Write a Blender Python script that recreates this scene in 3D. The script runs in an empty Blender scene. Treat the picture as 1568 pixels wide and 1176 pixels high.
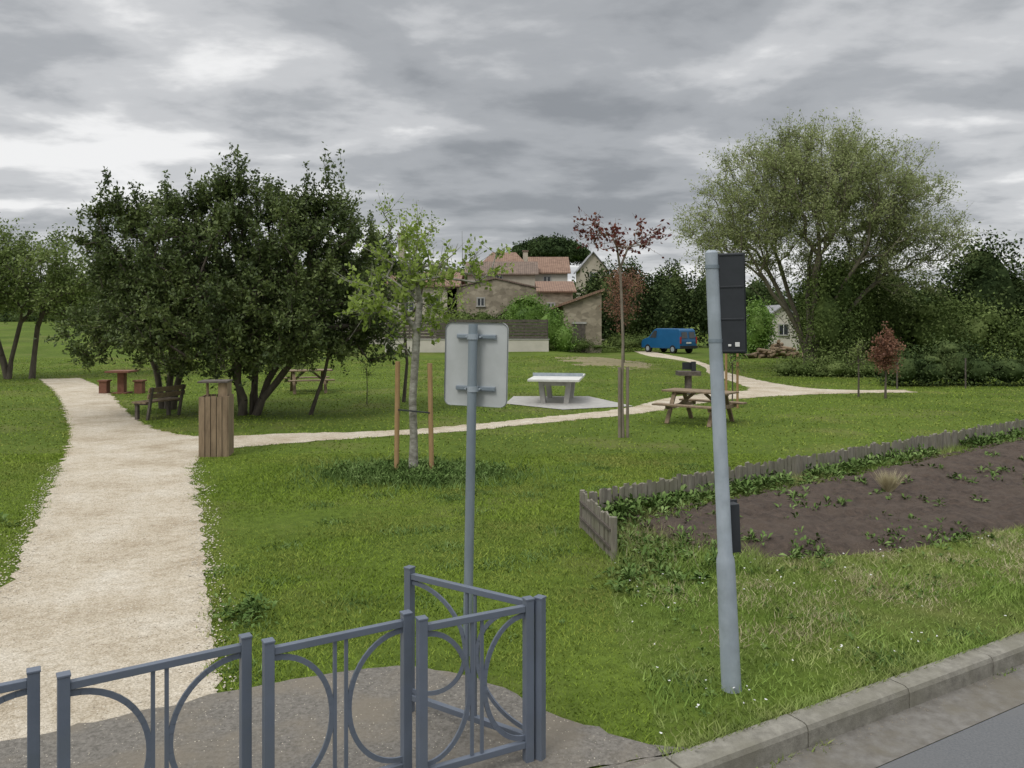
import bpy, bmesh, math, numpy as np
from mathutils import Vector, Matrix, Euler
from mathutils.geometry import tessellate_polygon
rng = np.random.default_rng(7)
scene = bpy.context.scene
COL = scene.collection

# ------------------------------------------------------------------ materials
def new_mat(name):
    m = bpy.data.materials.new(name); m.use_nodes = True
    nt = m.node_tree; nt.nodes.clear()
    out = nt.nodes.new('ShaderNodeOutputMaterial')
    return m, nt, out
def ramp(nt, cols):
    r = nt.nodes.new('ShaderNodeValToRGB')
    e = r.color_ramp.elements
    while len(e) < len(cols): e.new(0.5)
    for i, (p, c) in enumerate(cols):
        e[i].position = p; e[i].color = (c[0], c[1], c[2], 1)
    return r
def noise(nt, vec, scale, detail=5, rough=0.6, dist=0.0):
    n = nt.nodes.new('ShaderNodeTexNoise')
    n.inputs['Scale'].default_value = scale; n.inputs['Detail'].default_value = detail
    n.inputs['Roughness'].default_value = rough; n.inputs['Distortion'].default_value = dist
    if vec is not None: nt.links.new(vec, n.inputs['Vector'])
    return n
def coords(nt, scale=(1, 1, 1)):
    g = nt.nodes.new('ShaderNodeNewGeometry')
    mp = nt.nodes.new('ShaderNodeMapping'); mp.inputs['Scale'].default_value = scale
    nt.links.new(g.outputs['Position'], mp.inputs['Vector'])
    return mp.outputs['Vector']
def mixc(nt, fac, a, b, mode='MIX'):
    m = nt.nodes.new('ShaderNodeMix'); m.data_type = 'RGBA'; m.blend_type = mode
    for s, v in ((m.inputs[0], fac), (m.inputs[6], a), (m.inputs[7], b)):
        if hasattr(v, 'links'): nt.links.new(v, s)
        elif isinstance(v, (int, float)): s.default_value = v
        else: s.default_value = (v[0], v[1], v[2], 1)
    return m.outputs[2]
def mat(name, c1, c2, scale=5, rough=0.8, bump=0.2, stretch=(1, 1, 1), metal=0, c3=None, big=0.6, bumpd=0.01):
    m, nt, out = new_mat(name)
    v = coords(nt, stretch)
    n = noise(nt, v, scale, 6, 0.65)
    r = ramp(nt, [(0.3, c1), (0.7, c2)])
    nt.links.new(n.outputs['Fac'], r.inputs['Fac'])
    col = r.outputs['Color']
    if c3 is not None:
        n2 = noise(nt, coords(nt), big, 4, 0.6)
        r2 = ramp(nt, [(0.45, (0, 0, 0)), (0.62, (1, 1, 1))])
        nt.links.new(n2.outputs['Fac'], r2.inputs['Fac'])
        mm = nt.nodes.new('ShaderNodeMath'); mm.operation = 'MULTIPLY'; mm.inputs[1].default_value = .75
        nt.links.new(r2.outputs['Color'], mm.inputs[0])
        col = mixc(nt, mm.outputs[0], col, c3)
    b = nt.nodes.new('ShaderNodeBsdfPrincipled')
    b.inputs['Roughness'].default_value = rough; b.inputs['Metallic'].default_value = metal
    nt.links.new(col, b.inputs['Base Color'])
    if bump:
        bp = nt.nodes.new('ShaderNodeBump'); bp.inputs['Strength'].default_value = bump
        bp.inputs['Distance'].default_value = bumpd
        n3 = noise(nt, v, scale * 4, 5, 0.7)
        nt.links.new(n3.outputs['Fac'], bp.inputs['Height']); nt.links.new(bp.outputs['Normal'], b.inputs['Normal'])
    nt.links.new(b.outputs[0], out.inputs['Surface'])
    return m
def leaf_mat(name, dark, mid, light, nscale=0.7, transl=0.3, alt=None):
    m, nt, out = new_mat(name)
    g = nt.nodes.new('ShaderNodeNewGeometry')
    n = noise(nt, g.outputs['Position'], nscale, 3, 0.6)
    mth = nt.nodes.new('ShaderNodeMath'); mth.operation = 'MULTIPLY_ADD'
    nt.links.new(g.outputs['Random Per Island'], mth.inputs[0]); mth.inputs[1].default_value = 0.45
    m2 = nt.nodes.new('ShaderNodeMath'); m2.operation = 'MULTIPLY_ADD'
    nt.links.new(n.outputs['Fac'], m2.inputs[0]); m2.inputs[1].default_value = 1.5; m2.inputs[2].default_value = -0.47
    nt.links.new(m2.outputs[0], mth.inputs[2])
    r = ramp(nt, [(0.15, dark), (0.5, mid), (0.95, light)])
    nt.links.new(mth.outputs[0], r.inputs['Fac'])
    col = r.outputs['Color']
    if alt is not None:
        n4 = noise(nt, g.outputs['Position'], alt[1], 5, 0.65)
        r4 = ramp(nt, [(0.46, (0, 0, 0)), (0.66, (1, 1, 1))])
        nt.links.new(n4.outputs['Fac'], r4.inputs['Fac'])
        mm = nt.nodes.new('ShaderNodeMath'); mm.operation = 'MULTIPLY'; mm.inputs[1].default_value = alt[2]
        nt.links.new(r4.outputs['Color'], mm.inputs[0])
        col = mixc(nt, mm.outputs[0], col, alt[0])
    if transl <= 0:
        d = nt.nodes.new('ShaderNodeBsdfDiffuse'); nt.links.new(col, d.inputs['Color']); nt.links.new(d.outputs[0], out.inputs['Surface']); return m
    d = nt.nodes.new('ShaderNodeBsdfPrincipled'); d.inputs['Roughness'].default_value = 0.55
    d.inputs['Specular IOR Level'].default_value = 0.3
    t = nt.nodes.new('ShaderNodeBsdfTranslucent')
    nt.links.new(col, d.inputs['Base Color']); nt.links.new(col, t.inputs['Color'])
    ms = nt.nodes.new('ShaderNodeMixShader'); ms.inputs[0].default_value = transl
    nt.links.new(d.outputs[0], ms.inputs[1]); nt.links.new(t.outputs[0], ms.inputs[2])
    nt.links.new(ms.outputs[0], out.inputs['Surface'])
    return m

M = {}
M['bark'] = mat('bark', (0.05, 0.04, 0.03), (0.13, 0.11, 0.085), 6, 0.9, 0.6, (1, 1, 0.3))
M['bark_pale'] = mat('bark_pale', (0.12, 0.11, 0.085), (0.42, 0.41, 0.36), 9, 0.9, 0.5, (1, 1, 2))
M['bark_young'] = mat('bark_young', (0.16, 0.13, 0.10), (0.28, 0.24, 0.19), 9, 0.9, 0.3, (1, 1, .5))
M['bark_willow'] = mat('bark_willow', (0.09, 0.08, 0.055), (0.20, 0.175, 0.13), 4, 0.9, 0.4, (1, 1, 0.4))
M['leaf_oak'] = leaf_mat('leaf_oak', (0.04, 0.062, 0.02), (0.092, 0.13, 0.038), (0.20, 0.25, 0.08), 0.9, 0.25)
M['leaf_left'] = leaf_mat('leaf_left', (0.09, 0.13, 0.035), (0.165, 0.225, 0.06), (0.28, 0.34, 0.12), 0.9, 0.35)
M['leaf_young'] = leaf_mat('leaf_young', (0.12, 0.18, 0.03), (0.25, 0.34, 0.06), (0.38, 0.47, 0.13), 1.5, 0.4)
M['leaf_willow'] = leaf_mat('leaf_willow', (0.19, 0.23, 0.09), (0.31, 0.36, 0.145), (0.45, 0.49, 0.25), 0.5, 0.42)
M['leaf_red'] = leaf_mat('leaf_red', (0.07, 0.015, 0.015), (0.14, 0.035, 0.028), (0.22, 0.08, 0.045), 2, 0.3)
M['leaf_redbrown'] = leaf_mat('leaf_redbrown', (0.16, 0.075, 0.05), (0.28, 0.14, 0.09), (0.38, 0.22, 0.14), 2, 0.3)
M['leaf_dark'] = leaf_mat('leaf_dark', (0.03, 0.048, 0.02), (0.062, 0.09, 0.034), (0.13, 0.165, 0.062), 0.5, 0)
M['leaf_mid'] = leaf_mat('leaf_mid', (0.05, 0.075, 0.026), (0.105, 0.145, 0.045), (0.19, 0.24, 0.085), 0.4, 0)
M['leaf_bright'] = leaf_mat('leaf_bright', (0.07, 0.14, 0.022), (0.14, 0.25, 0.04), (0.24, 0.36, 0.09), 0.8, 0.25)
M['leaf_pine'] = leaf_mat('leaf_pine', (0.026, 0.042, 0.02), (0.052, 0.08, 0.032), (0.09, 0.13, 0.05), 0.4, 0)
M['leaf_weed'] = leaf_mat('leaf_weed', (0.06, 0.105, 0.03), (0.12, 0.19, 0.055), (0.22, 0.30, 0.11), 3, 0)
M['blade_lawn'] = leaf_mat('blade_lawn', (0.105, 0.165, 0.024), (0.185, 0.262, 0.038), (0.27, 0.34, 0.065), 0.45, 0, ((0.30, 0.265, 0.10), 0.4, 0.55))
M['blade_verge'] = leaf_mat('blade_verge', (0.115, 0.185, 0.04), (0.20, 0.29, 0.065), (0.32, 0.40, 0.13), 1.2, 0, ((0.38, 0.34, 0.18), 0.9, 0.6))
M['straw'] = leaf_mat('straw', (0.25, 0.21, 0.12), (0.42, 0.37, 0.23), (0.55, 0.5, 0.33), 3, 0)
M['wood_grey'] = mat('wood_grey', (0.13, 0.115, 0.095), (0.31, 0.285, 0.235), 9, 0.9, 0.5, (1.5, 1.5, 0.3), c3=(0.18, 0.175, 0.12), big=3)
M['wood_tan'] = mat('wood_tan', (0.17, 0.12, 0.075), (0.32, 0.235, 0.15), 10, 0.8, 0.4, (1.5, 1.5, 0.25))
M['wood_table'] = mat('wood_table', (0.15, 0.11, 0.07), (0.30, 0.22, 0.14), 8, 0.85, 0.3)
M['wood_stake'] = mat('wood_stake', (0.30, 0.18, 0.08), (0.42, 0.27, 0.135), 12, 0.8, 0.3, (1, 1, 0.2))
M['wood_dark'] = mat('wood_dark', (0.06, 0.05, 0.042), (0.14, 0.12, 0.10), 8, 0.9, 0.3)
M['wood_red'] = mat('wood_red', (0.13, 0.05, 0.03), (0.22, 0.10, 0.06), 8, 0.8, 0.2)
M['barrier'] = mat('barrier', (0.105, 0.125, 0.165), (0.14, 0.165, 0.21), 3, 0.42, 0.05, c3=(0.12, 0.14, 0.17), big=5)
M['galv'] = mat('galv', (0.28, 0.325, 0.37), (0.38, 0.425, 0.465), 7, 0.5, 0.05, (1, 1, 0.3), c3=(0.25, 0.29, 0.315), big=4)
M['galv_dark'] = mat('galv_dark', (0.18, 0.22, 0.255), (0.25, 0.295, 0.33), 8, 0.5, 0.05, (1, 1, 0.3), metal=0.2)
M['sign_back'] = mat('sign_back', (0.42, 0.44, 0.435), (0.50, 0.52, 0.515), 2.5, 0.6, 0.03, (1, 1, .5), c3=(0.39, 0.41, 0.40), big=3.5)
M['black'] = mat('black_plastic', (0.014, 0.017, 0.021), (0.026, 0.03, 0.036), 5, 0.5, 0.05)
M['white'] = mat('white_paint', (0.6, 0.6, 0.58), (0.75, 0.75, 0.72), 5, 0.6, 0.05)
M['concrete'] = mat('concrete', (0.32, 0.31, 0.29), (0.44, 0.43, 0.40), 5, 0.85, 0.2)
M['concrete_w'] = mat('concrete_pale', (0.55, 0.55, 0.52), (0.68, 0.68, 0.64), 4, 0.7, 0.1)
M['kerb'] = mat('kerb_concrete', (0.16, 0.15, 0.125), (0.30, 0.285, 0.24), 14, 0.9, 0.5, c3=(0.18, 0.17, 0.13), big=2)
M['gutter'] = mat('gutter_concrete', (0.12, 0.11, 0.095), (0.21, 0.20, 0.18), 14, 0.9, 0.4, c3=(0.135, 0.12, 0.09), big=3)
M['road'] = mat('road_asphalt', (0.10, 0.104, 0.108), (0.165, 0.17, 0.175), 70, 0.9, 0.6, c3=(0.14, 0.142, 0.142), big=0.8, bumpd=0.006)
M['pavement'] = mat('pavement_asphalt', (0.09, 0.083, 0.07), (0.25, 0.23, 0.20), 45, 0.9, 0.6, c3=(0.20, 0.172, 0.13), big=1.6)
M['soil'] = mat('soil', (0.045, 0.033, 0.025), (0.125, 0.09, 0.068), 10, 1.0, 1.0, c3=(0.11, 0.082, 0.062), big=2, bumpd=0.04)
M['render_beige'] = mat('render_beige', (0.38, 0.34, 0.27), (0.52, 0.47, 0.38), 1.2, 0.9, 0.1)
M['render_white'] = mat('render_white', (0.50, 0.47, 0.41), (0.62, 0.58, 0.51), 1, 0.9, 0.1)
M['slate'] = mat('slate', (0.22, 0.22, 0.23), (0.32, 0.32, 0.33), 3, 0.8, 0.1)
M['glass'] = mat('window_glass', (0.03, 0.035, 0.04), (0.06, 0.065, 0.07), 1, 0.15, 0)
M['van_blue'] = mat('van_blue', (0.008, 0.085, 0.21), (0.012, 0.105, 0.25), 2, 0.35, 0)
M['rubber'] = mat('rubber', (0.01, 0.01, 0.01), (0.02, 0.02, 0.02), 5, 0.8, 0)
M['red_lens'] = mat('red_lens', (0.35, 0.02, 0.01), (0.4, 0.03, 0.02), 2, 0.3, 0)
M['bare'] = mat('bare_earth', (0.17, 0.15, 0.075), (0.26, 0.22, 0.12), 1.5, 1, 0.4)
M['pebble'] = mat('pebble', (0.34, 0.30, 0.23), (0.66, 0.60, 0.50), 30, .95, 0)
M['pebble_dark'] = mat('pebble_dark', (0.16, 0.135, 0.10), (0.30, 0.26, 0.20), 30, .95, 0)

def path_mat():
    m, nt, out = new_mat('path_gravel')
    v = coords(nt)
    n1 = noise(nt, v, 1.1, 6, .65); n2 = noise(nt, v, 60, 5, .8); n3 = noise(nt, v, 9, 6, .7)
    r1 = ramp(nt, [(.3, (.46, .39, .29)), (.5, (.60, .535, .43)), (.72, (.70, .65, .56))]); nt.links.new(n1.outputs['Fac'], r1.inputs['Fac'])
    r2 = ramp(nt, [(.34, (.50, .47, .42)), (.6, (1.08, 1.08, 1.08))]); nt.links.new(n2.outputs['Fac'], r2.inputs['Fac'])
    r3 = ramp(nt, [(.3, (.76, .73, .68)), (.55, (1, 1, 1))]); nt.links.new(n3.outputs['Fac'], r3.inputs['Fac'])
    c = mixc(nt, 1.0, r1.outputs['Color'], r2.outputs['Color'], 'MULTIPLY'); c = mixc(nt, 1.0, c, r3.outputs['Color'], 'MULTIPLY')
    b = nt.nodes.new('ShaderNodeBsdfPrincipled'); b.inputs['Roughness'].default_value = .95; b.inputs['Specular IOR Level'].default_value = .1
    nt.links.new(c, b.inputs['Base Color'])
    bp = nt.nodes.new('ShaderNodeBump'); bp.inputs['Distance'].default_value = .008; bp.inputs['Strength'].default_value = .9
    nt.links.new(n2.outputs['Fac'], bp.inputs['Height']); nt.links.new(bp.outputs['Normal'], b.inputs['Normal'])
    nt.links.new(b.outputs[0], out.inputs['Surface']); return m
M['path'] = path_mat()
def stone_mat(name, c1, c2, mortar, sc=2.2):
    m, nt, out = new_mat(name)
    v = coords(nt, (1, 1, 1.7))
    vo = nt.nodes.new('ShaderNodeTexVoronoi'); vo.inputs['Scale'].default_value = sc
    nt.links.new(v, vo.inputs['Vector'])
    ve = nt.nodes.new('ShaderNodeTexVoronoi'); ve.feature = 'DISTANCE_TO_EDGE'; ve.inputs['Scale'].default_value = sc
    nt.links.new(v, ve.inputs['Vector'])
    sep = nt.nodes.new('ShaderNodeSeparateColor'); nt.links.new(vo.outputs['Color'], sep.inputs[0])
    r = ramp(nt, [(0.0, c1), (1.0, c2)]); nt.links.new(sep.outputs[0], r.inputs['Fac'])
    re = ramp(nt, [(0.0, (1, 1, 1)), (0.07, (0, 0, 0))]); nt.links.new(ve.outputs['Distance'], re.inputs['Fac'])
    col = mixc(nt, re.outputs['Color'], r.outputs['Color'], mortar)
    n = noise(nt, coords(nt), 0.5, 5); rn = ramp(nt, [(0.3, (0.6, 0.57, 0.52)), (0.7, (1.05, 1.03, 1))])
    nt.links.new(n.outputs['Fac'], rn.inputs['Fac'])
    col = mixc(nt, 1.0, col, rn.outputs['Color'], 'MULTIPLY')
    b = nt.nodes.new('ShaderNodeBsdfPrincipled'); b.inputs['Roughness'].default_value = 0.95
    nt.links.new(col, b.inputs['Base Color'])
    nt.links.new(b.outputs[0], out.inputs['Surface'])
    return m
M['stone'] = stone_mat('stone_wall', (0.25, 0.22, 0.17), (0.45, 0.40, 0.32), (0.34, 0.30, 0.24))
def tile_mat(name, c1, c2):
    m, nt, out = new_mat(name)
    v = coords(nt)
    w = nt.nodes.new('ShaderNodeTexWave'); w.inputs['Scale'].default_value = 1.6; w.inputs['Distortion'].default_value = 0.6
    w.bands_direction = 'X'; nt.links.new(v, w.inputs['Vector'])
    n = noise(nt, v, 2.5, 7, 0.7)
    r = ramp(nt, [(0.3, c1), (0.7, c2)]); nt.links.new(n.outputs['Fac'], r.inputs['Fac'])
    rw = ramp(nt, [(0.0, (0.7, 0.7, 0.7)), (0.6, (1, 1, 1))]); nt.links.new(w.outputs['Fac'], rw.inputs['Fac'])
    col = mixc(nt, 1.0, r.outputs['Color'], rw.outputs['Color'], 'MULTIPLY')
    b = nt.nodes.new('ShaderNodeBsdfPrincipled'); b.inputs['Roughness'].default_value = 0.9
    nt.links.new(col, b.inputs['Base Color']); nt.links.new(b.outputs[0], out.inputs['Surface'])
    return m
M['tile'] = tile_mat('roof_tile', (0.17, 0.10, 0.07), (0.31, 0.20, 0.14))
M['tile_dark'] = tile_mat('roof_tile_dark', (0.13, 0.095, 0.075), (0.25, 0.185, 0.145))

def ground_mat():
    m, nt, out = new_mat('grass_ground')
    v = coords(nt)
    n1 = noise(nt, v, 0.25, 6, 0.6); n2 = noise(nt, v, 7, 7, 0.75); n3 = noise(nt, v, 0.35, 5, 0.6)
    r1 = ramp(nt, [(0.3, (0.07, 0.11, 0.018)), (0.7, (0.12, 0.175, 0.03))]); nt.links.new(n1.outputs['Fac'], r1.inputs['Fac'])
    r2 = ramp(nt, [(0.3, (0.6, 0.6, 0.55)), (0.7, (1.3, 1.25, 1.2))]); nt.links.new(n2.outputs['Fac'], r2.inputs['Fac'])
    c = mixc(nt, 1.0, r1.outputs['Color'], r2.outputs['Color'], 'MULTIPLY')
    r3 = ramp(nt, [(0.52, (0, 0, 0)), (0.72, (0.55, 0.55, 0.55))]); nt.links.new(n3.outputs['Fac'], r3.inputs['Fac'])
    c = mixc(nt, r3.outputs['Color'], c, (0.19, 0.17, 0.07))
    b = nt.nodes.new('ShaderNodeBsdfPrincipled'); b.inputs['Roughness'].default_value = 0.95
    b.inputs['Specular IOR Level'].default_value = 0.1
    nt.links.new(c, b.inputs['Base Color'])
    bp = nt.nodes.new('ShaderNodeBump'); bp.inputs['Distance'].default_value = 0.05; bp.inputs['Strength'].default_value = 0.6
    nt.links.new(n2.outputs['Fac'], bp.inputs['Height']); nt.links.new(bp.outputs['Normal'], b.inputs['Normal'])
    nt.links.new(b.outputs[0], out.inputs['Surface'])
    return m
M['ground'] = ground_mat()

# ------------------------------------------------------------------ mesh helpers
def np_mesh(name, V, F, mats, midx=None, parent=None, smooth=False):
    V = np.asarray(V, dtype=np.float32); F = np.asarray(F, dtype=np.int32)
    me = bpy.data.meshes.new(name)
    me.vertices.add(len(V)); me.vertices.foreach_set('co', V.ravel())
    k = F.shape[1]
    me.loops.add(F.size); me.loops.foreach_set('vertex_index', F.ravel())
    me.polygons.add(len(F)); me.polygons.foreach_set('loop_start', np.arange(len(F), dtype=np.int32) * k)
    for m in mats: me.materials.append(m)
    if midx is not None: me.polygons.foreach_set('material_index', np.asarray(midx, dtype=np.int32))
    if smooth: me.polygons.foreach_set('use_smooth', np.ones(len(F), dtype=bool))
    me.update(calc_edges=True)
    o = bpy.data.objects.new(name, me); COL.objects.link(o)
    if parent: o.parent = parent
    return o

class MB:
    """polygon accumulator for built objects"""
    def __init__(s): s.v = []; s.f = []; s.m = []; s.mats = []; s.sm = []
    def mi(s, m):
        if m not in s.mats: s.mats.append(m)
        return s.mats.index(m)
    def add(s, vs, fs, m, smooth=False):
        o = len(s.v); s.v += [tuple(v) for v in vs]
        s.f += [tuple(i + o for i in f) for f in fs]; k = s.mi(m); s.m += [k] * len(fs); s.sm += [smooth] * len(fs)
    def box(s, c, size, m, rot=(0, 0, 0)):
        R = Euler(rot).to_matrix(); c = Vector(c)
        vs = [c + R @ Vector((size[0] / 2 * a, size[1] / 2 * b, size[2] / 2 * d)) for a in (-1, 1) for b in (-1, 1) for d in (-1, 1)]
        s.add(vs, [(0, 1, 3, 2), (4, 6, 7, 5), (0, 4, 5, 1), (2, 3, 7, 6), (0, 2, 6, 4), (1, 5, 7, 3)], m)
    def beam(s, p0, p1, w, h, m, up=(0, 0, 1)):
        p0 = Vector(p0); p1 = Vector(p1); d = (p1 - p0).normalized(); up = Vector(up)
        if abs(d.dot(up)) > 0.98: up = Vector((0, 1, 0))
        a = d.cross(up).normalized(); b = a.cross(d)
        vs = [p + a * (w / 2 * i) + b * (h / 2 * j) for p in (p0, p1) for i, j in ((-1, -1), (1, -1), (1, 1), (-1, 1))]
        s.add(vs, [(3, 2, 1, 0), (4, 5, 6, 7), (0, 1, 5, 4), (1, 2, 6, 5), (2, 3, 7, 6), (3, 0, 4, 7)], m)
    def tube(s, pts, rad, m, n=12, cap=True):
        pts = [Vector(p) for p in pts]
        if not hasattr(rad, '__len__'): rad = [rad] * len(pts)
        rings = []; ref = None
        for i, p in enumerate(pts):
            d = (pts[min(i + 1, len(pts) - 1)] - pts[max(i - 1, 0)]).normalized()
            if ref is None: ref = Vector((1, 0, 0)) if abs(d.x) < 0.9 else Vector((0, 1, 0))
            a = (ref - d * ref.dot(d)).normalized(); ref = a; b = d.cross(a)
            rings.append([p + (a * math.cos(t) + b * math.sin(t)) * rad[i] for t in [2 * math.pi * k / n for k in range(n)]])
        vs = [v for r in rings for v in r]
        fs = [(i * n + k, i * n + (k + 1) % n, (i + 1) * n + (k + 1) % n, (i + 1) * n + k) for i in range(len(pts) - 1) for k in range(n)]
        s.add(vs, fs, m, True)
        if cap:
            s.add(rings[0], [tuple(reversed(range(n)))], m); s.add(rings[-1], [tuple(range(n))], m)
    def build(s, name, parent=None, loc=(0, 0, 0), rotz=0, bevel=0):
        me = bpy.data.meshes.new(name); me.from_pydata(s.v, [], s.f)
        for m in s.mats: me.materials.append(m)
        me.polygons.foreach_set('material_index', s.m); me.polygons.foreach_set('use_smooth', s.sm); me.update()
        o = bpy.data.objects.new(name, me); COL.objects.link(o)
        o.location = loc; o.rotation_euler = (0, 0, rotz)
        if parent: o.parent = parent
        if bevel:
            b = o.modifiers.new('bevel', 'BEVEL'); b.width = bevel; b.segments = 2; b.limit_method = 'ANGLE'
        return o
def empty(name, loc=(0, 0, 0), rotz=0):
    e = bpy.data.objects.new(name, None); COL.objects.link(e); e.location = loc; e.rotation_euler = (0, 0, rotz); return e

# ------------------------------------------------------------------ terrain
KO = np.array([0.87, 4.56]); KU = np.array([0.8660, 0.5]); KN = np.array([-0.5, 0.8660])
def kv(x, y): return (x - KO[0]) * KN[0] + (y - KO[1]) * KN[1]
def sst(t): t = np.clip(t, 0, 1); return t * t * (3 - 2 * t)
def H(x, y):
    x = np.asarray(x, float); y = np.asarray(y, float)
    h = 2.0 * sst((y - 40) / 60) * sst((-x - 6) / 25)
    h = h + 0.32 * np.exp(-((x - 2.5) / 4.0) ** 2 - ((y - 47) / 8) ** 2)
    h = h + 0.3 * sst((y - 52) / 8) * sst((6 - x) / 4)
    h = h + 0.8 * sst((y - 75) / 60)
    v = kv(x, y)
    return np.where(v < -0.07, -0.17, h)
us = np.concatenate([-np.geomspace(1, 700, 60)[::-1] + 1 - 0.0, np.arange(0.5, 40, 0.8), np.geomspace(40, 700, 50)])
vs_ = np.concatenate([[-300, -60, -20, -8, -3, -1, -0.10, -0.04], np.arange(0.3, 40, 0.8), np.geomspace(40, 700, 80)])
U, Vv = np.meshgrid(us, vs_)
GX = KO[0] + U * KU[0] + Vv * KN[0]; GY = KO[1] + U * KU[1] + Vv * KN[1]
GZ = H(GX, GY)
nr, nc = U.shape
idx = np.arange(nr * nc).reshape(nr, nc)
F = np.stack([idx[:-1, :-1], idx[:-1, 1:], idx[1:, 1:], idx[1:, :-1]], -1).reshape(-1, 4)
np_mesh('ground', np.stack([GX, GY, GZ], -1).reshape(-1, 3), F, [M['ground']], smooth=True)

def ragged(poly, step=0.15, amp=0.03, seed=1):
    r = np.random.default_rng(seed); out = []
    n = len(poly)
    for i in range(n):
        a = np.array(poly[i]); b = np.array(poly[(i + 1) % n]); L = np.linalg.norm(b - a); k = max(1, int(L / step))
        nrm = np.array([-(b - a)[1], (b - a)[0]]) / max(L, 1e-6)
        for j in range(k):
            out.append(a + (b - a) * j / k + nrm * r.normal(0, amp) * (1 if j else 0.4))
    return out
def smooth_poly(pts, it=2):
    for _ in range(it):
        q = []
        for i in range(len(pts) - 1):
            a = np.array(pts[i], float); b = np.array(pts[i + 1], float)
            q += [a * 0.75 + b * 0.25, a * 0.25 + b * 0.75]
        pts = [np.array(pts[0], float)] + q + [np.array(pts[-1], float)]
    return pts
def sheet(name, poly, z, m):
    tri = tessellate_polygon([[Vector((p[0], p[1], 0)) for p in poly]])
    me = bpy.data.meshes.new(name)
    me.from_pydata([(p[0], p[1], float(z)) for p in poly], [], [tuple(t) for t in tri]); me.materials.append(m); me.update()
    bm = bmesh.new(); bm.from_mesh(me); bmesh.ops.recalc_face_normals(bm, faces=bm.faces)
    if sum(f.normal.z for f in bm.faces) < 0: bmesh.ops.reverse_faces(bm, faces=bm.faces)
    bm.to_mesh(me); bm.free()
    o = bpy.data.objects.new(name, me); COL.objects.link(o); return o
def inpoly(x, y, poly):
    c = np.zeros(len(x), bool); n = len(poly)
    for i in range(n):
        x1, y1 = poly[i]; x2, y2 = poly[(i + 1) % n]
        if y1 == y2: continue
        k = ((y1 > y) != (y2 > y)) & (x < (x2 - x1) * (y - y1) / (y2 - y1) + x1)
        c ^= k
    return c

left_edge = smooth_poly([(-4.25, 3.6), (-4.35, 5.5), (-4.51, 7.07), (-5.6, 9.32), (-8.14, 14.64), (-10.56, 19.2), (-15.9, 27.95), (-20, 34)])
far_r = smooth_poly([(-18.6, 34.6), (-14.3, 28.5), (-9.73, 20.5), (-7.43, 17.4), (-6.1, 17.2), (-4.86, 17.75), (-3.26, 17.9), (-1.29, 18.9), (1.12, 20.9), (3.24, 22.6), (4.67, 25.4), (6.05, 26.97), (7.34, 27.7), (8.6, 28.5),
      (8.97, 32.4), (8.94, 36.2), (10.14, 43.9), (9.92, 49.6), (9.36, 55.9), (9.7, 64)])
up_r = smooth_poly([(11.2, 64), (11.07, 60.3), (11.5, 51.25), (10.9, 43.9), (10.2, 38.4), (10.2, 33.4), (10.6, 29.8), (11.7, 28.6), (14, 28.7)])
low = smooth_poly([(14, 27.7), (11.3, 27.35), (8.75, 26.5), (6.42, 25), (4.07, 22.1), (3.01, 21.06), (1.06, 19.7), (-1.22, 17.9), (-3.23, 17.0), (-5.0, 16.0), (-5.75, 15.3), (-5.61, 13.98), (-4.13, 10.6), (-3.0, 7.88), (-2.44, 6.54), (-1.9, 5.2)])
path_poly = ragged(left_edge + far_r + up_r + low, 0.10, 0.04)
sheet('gravel_path', path_poly, 0.006, M['path'])
pave_poly = smooth_poly([(-9, 1.2), (-3.01, 4.73), (-1.9, 5.39), (-1.3, 5.66), (-.87, 5.78), (-.5, 5.73), (-.1, 5.5), (.23, 5.08), (.79, 4.69), (1.05, 4.665)]) 
kl = [KO + KU * 0.2, KO - KU * 11]
pave_poly = ragged(list(pave_poly), 0.08, 0.02, 3) + kl
sheet('pavement', pave_poly, 0.012, M['pavement'])
slab = [(.05, 26.2), (2.5, 26.2), (3.5, 23.2), (1.4, 22.3), (-.2, 23.9)]
sheet('concrete_slab', slab, 0.016, M['concrete'])
def kp(u, v, z): return (KO[0] + KU[0] * u + KN[0] * v, KO[1] + KU[1] * u + KN[1] * v, z)
mb = MB(); mb.add([kp(-120, -9, -.13), kp(160, -9, -.13), kp(160, -.5, -.13), kp(-120, -.5, -.13)], [(0, 1, 2, 3)], M['road']); mb.build('road')
mb = MB(); mb.add([kp(-120, -.5, -.126), kp(160, -.5, -.126), kp(160, -.16, -.12), kp(-120, -.16, -.12)], [(0, 1, 2, 3)], M['gutter']); mb.build('gutter')
mb = MB()
for i in range(-10, 60):
    u0 = i * 1.0; w = .006; dz = rng.normal(0, .003)
    pr = [(-.16, -.3), (-.16, -.02), (-.148, .008), (-.125, .018), (0, .020), (0, -.3)]
    vs = [kp(u, v, z + dz) for u in (u0 + w, u0 + 1 - w) for v, z in pr]; n = 6
    mb.add(vs, [tuple(range(n)), tuple(reversed(range(n, 2 * n)))] + [(k, k + n, (k + 1) % n + n, (k + 1) % n) for k in range(n)], M['kerb'])
mb.build('kerb')

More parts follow.
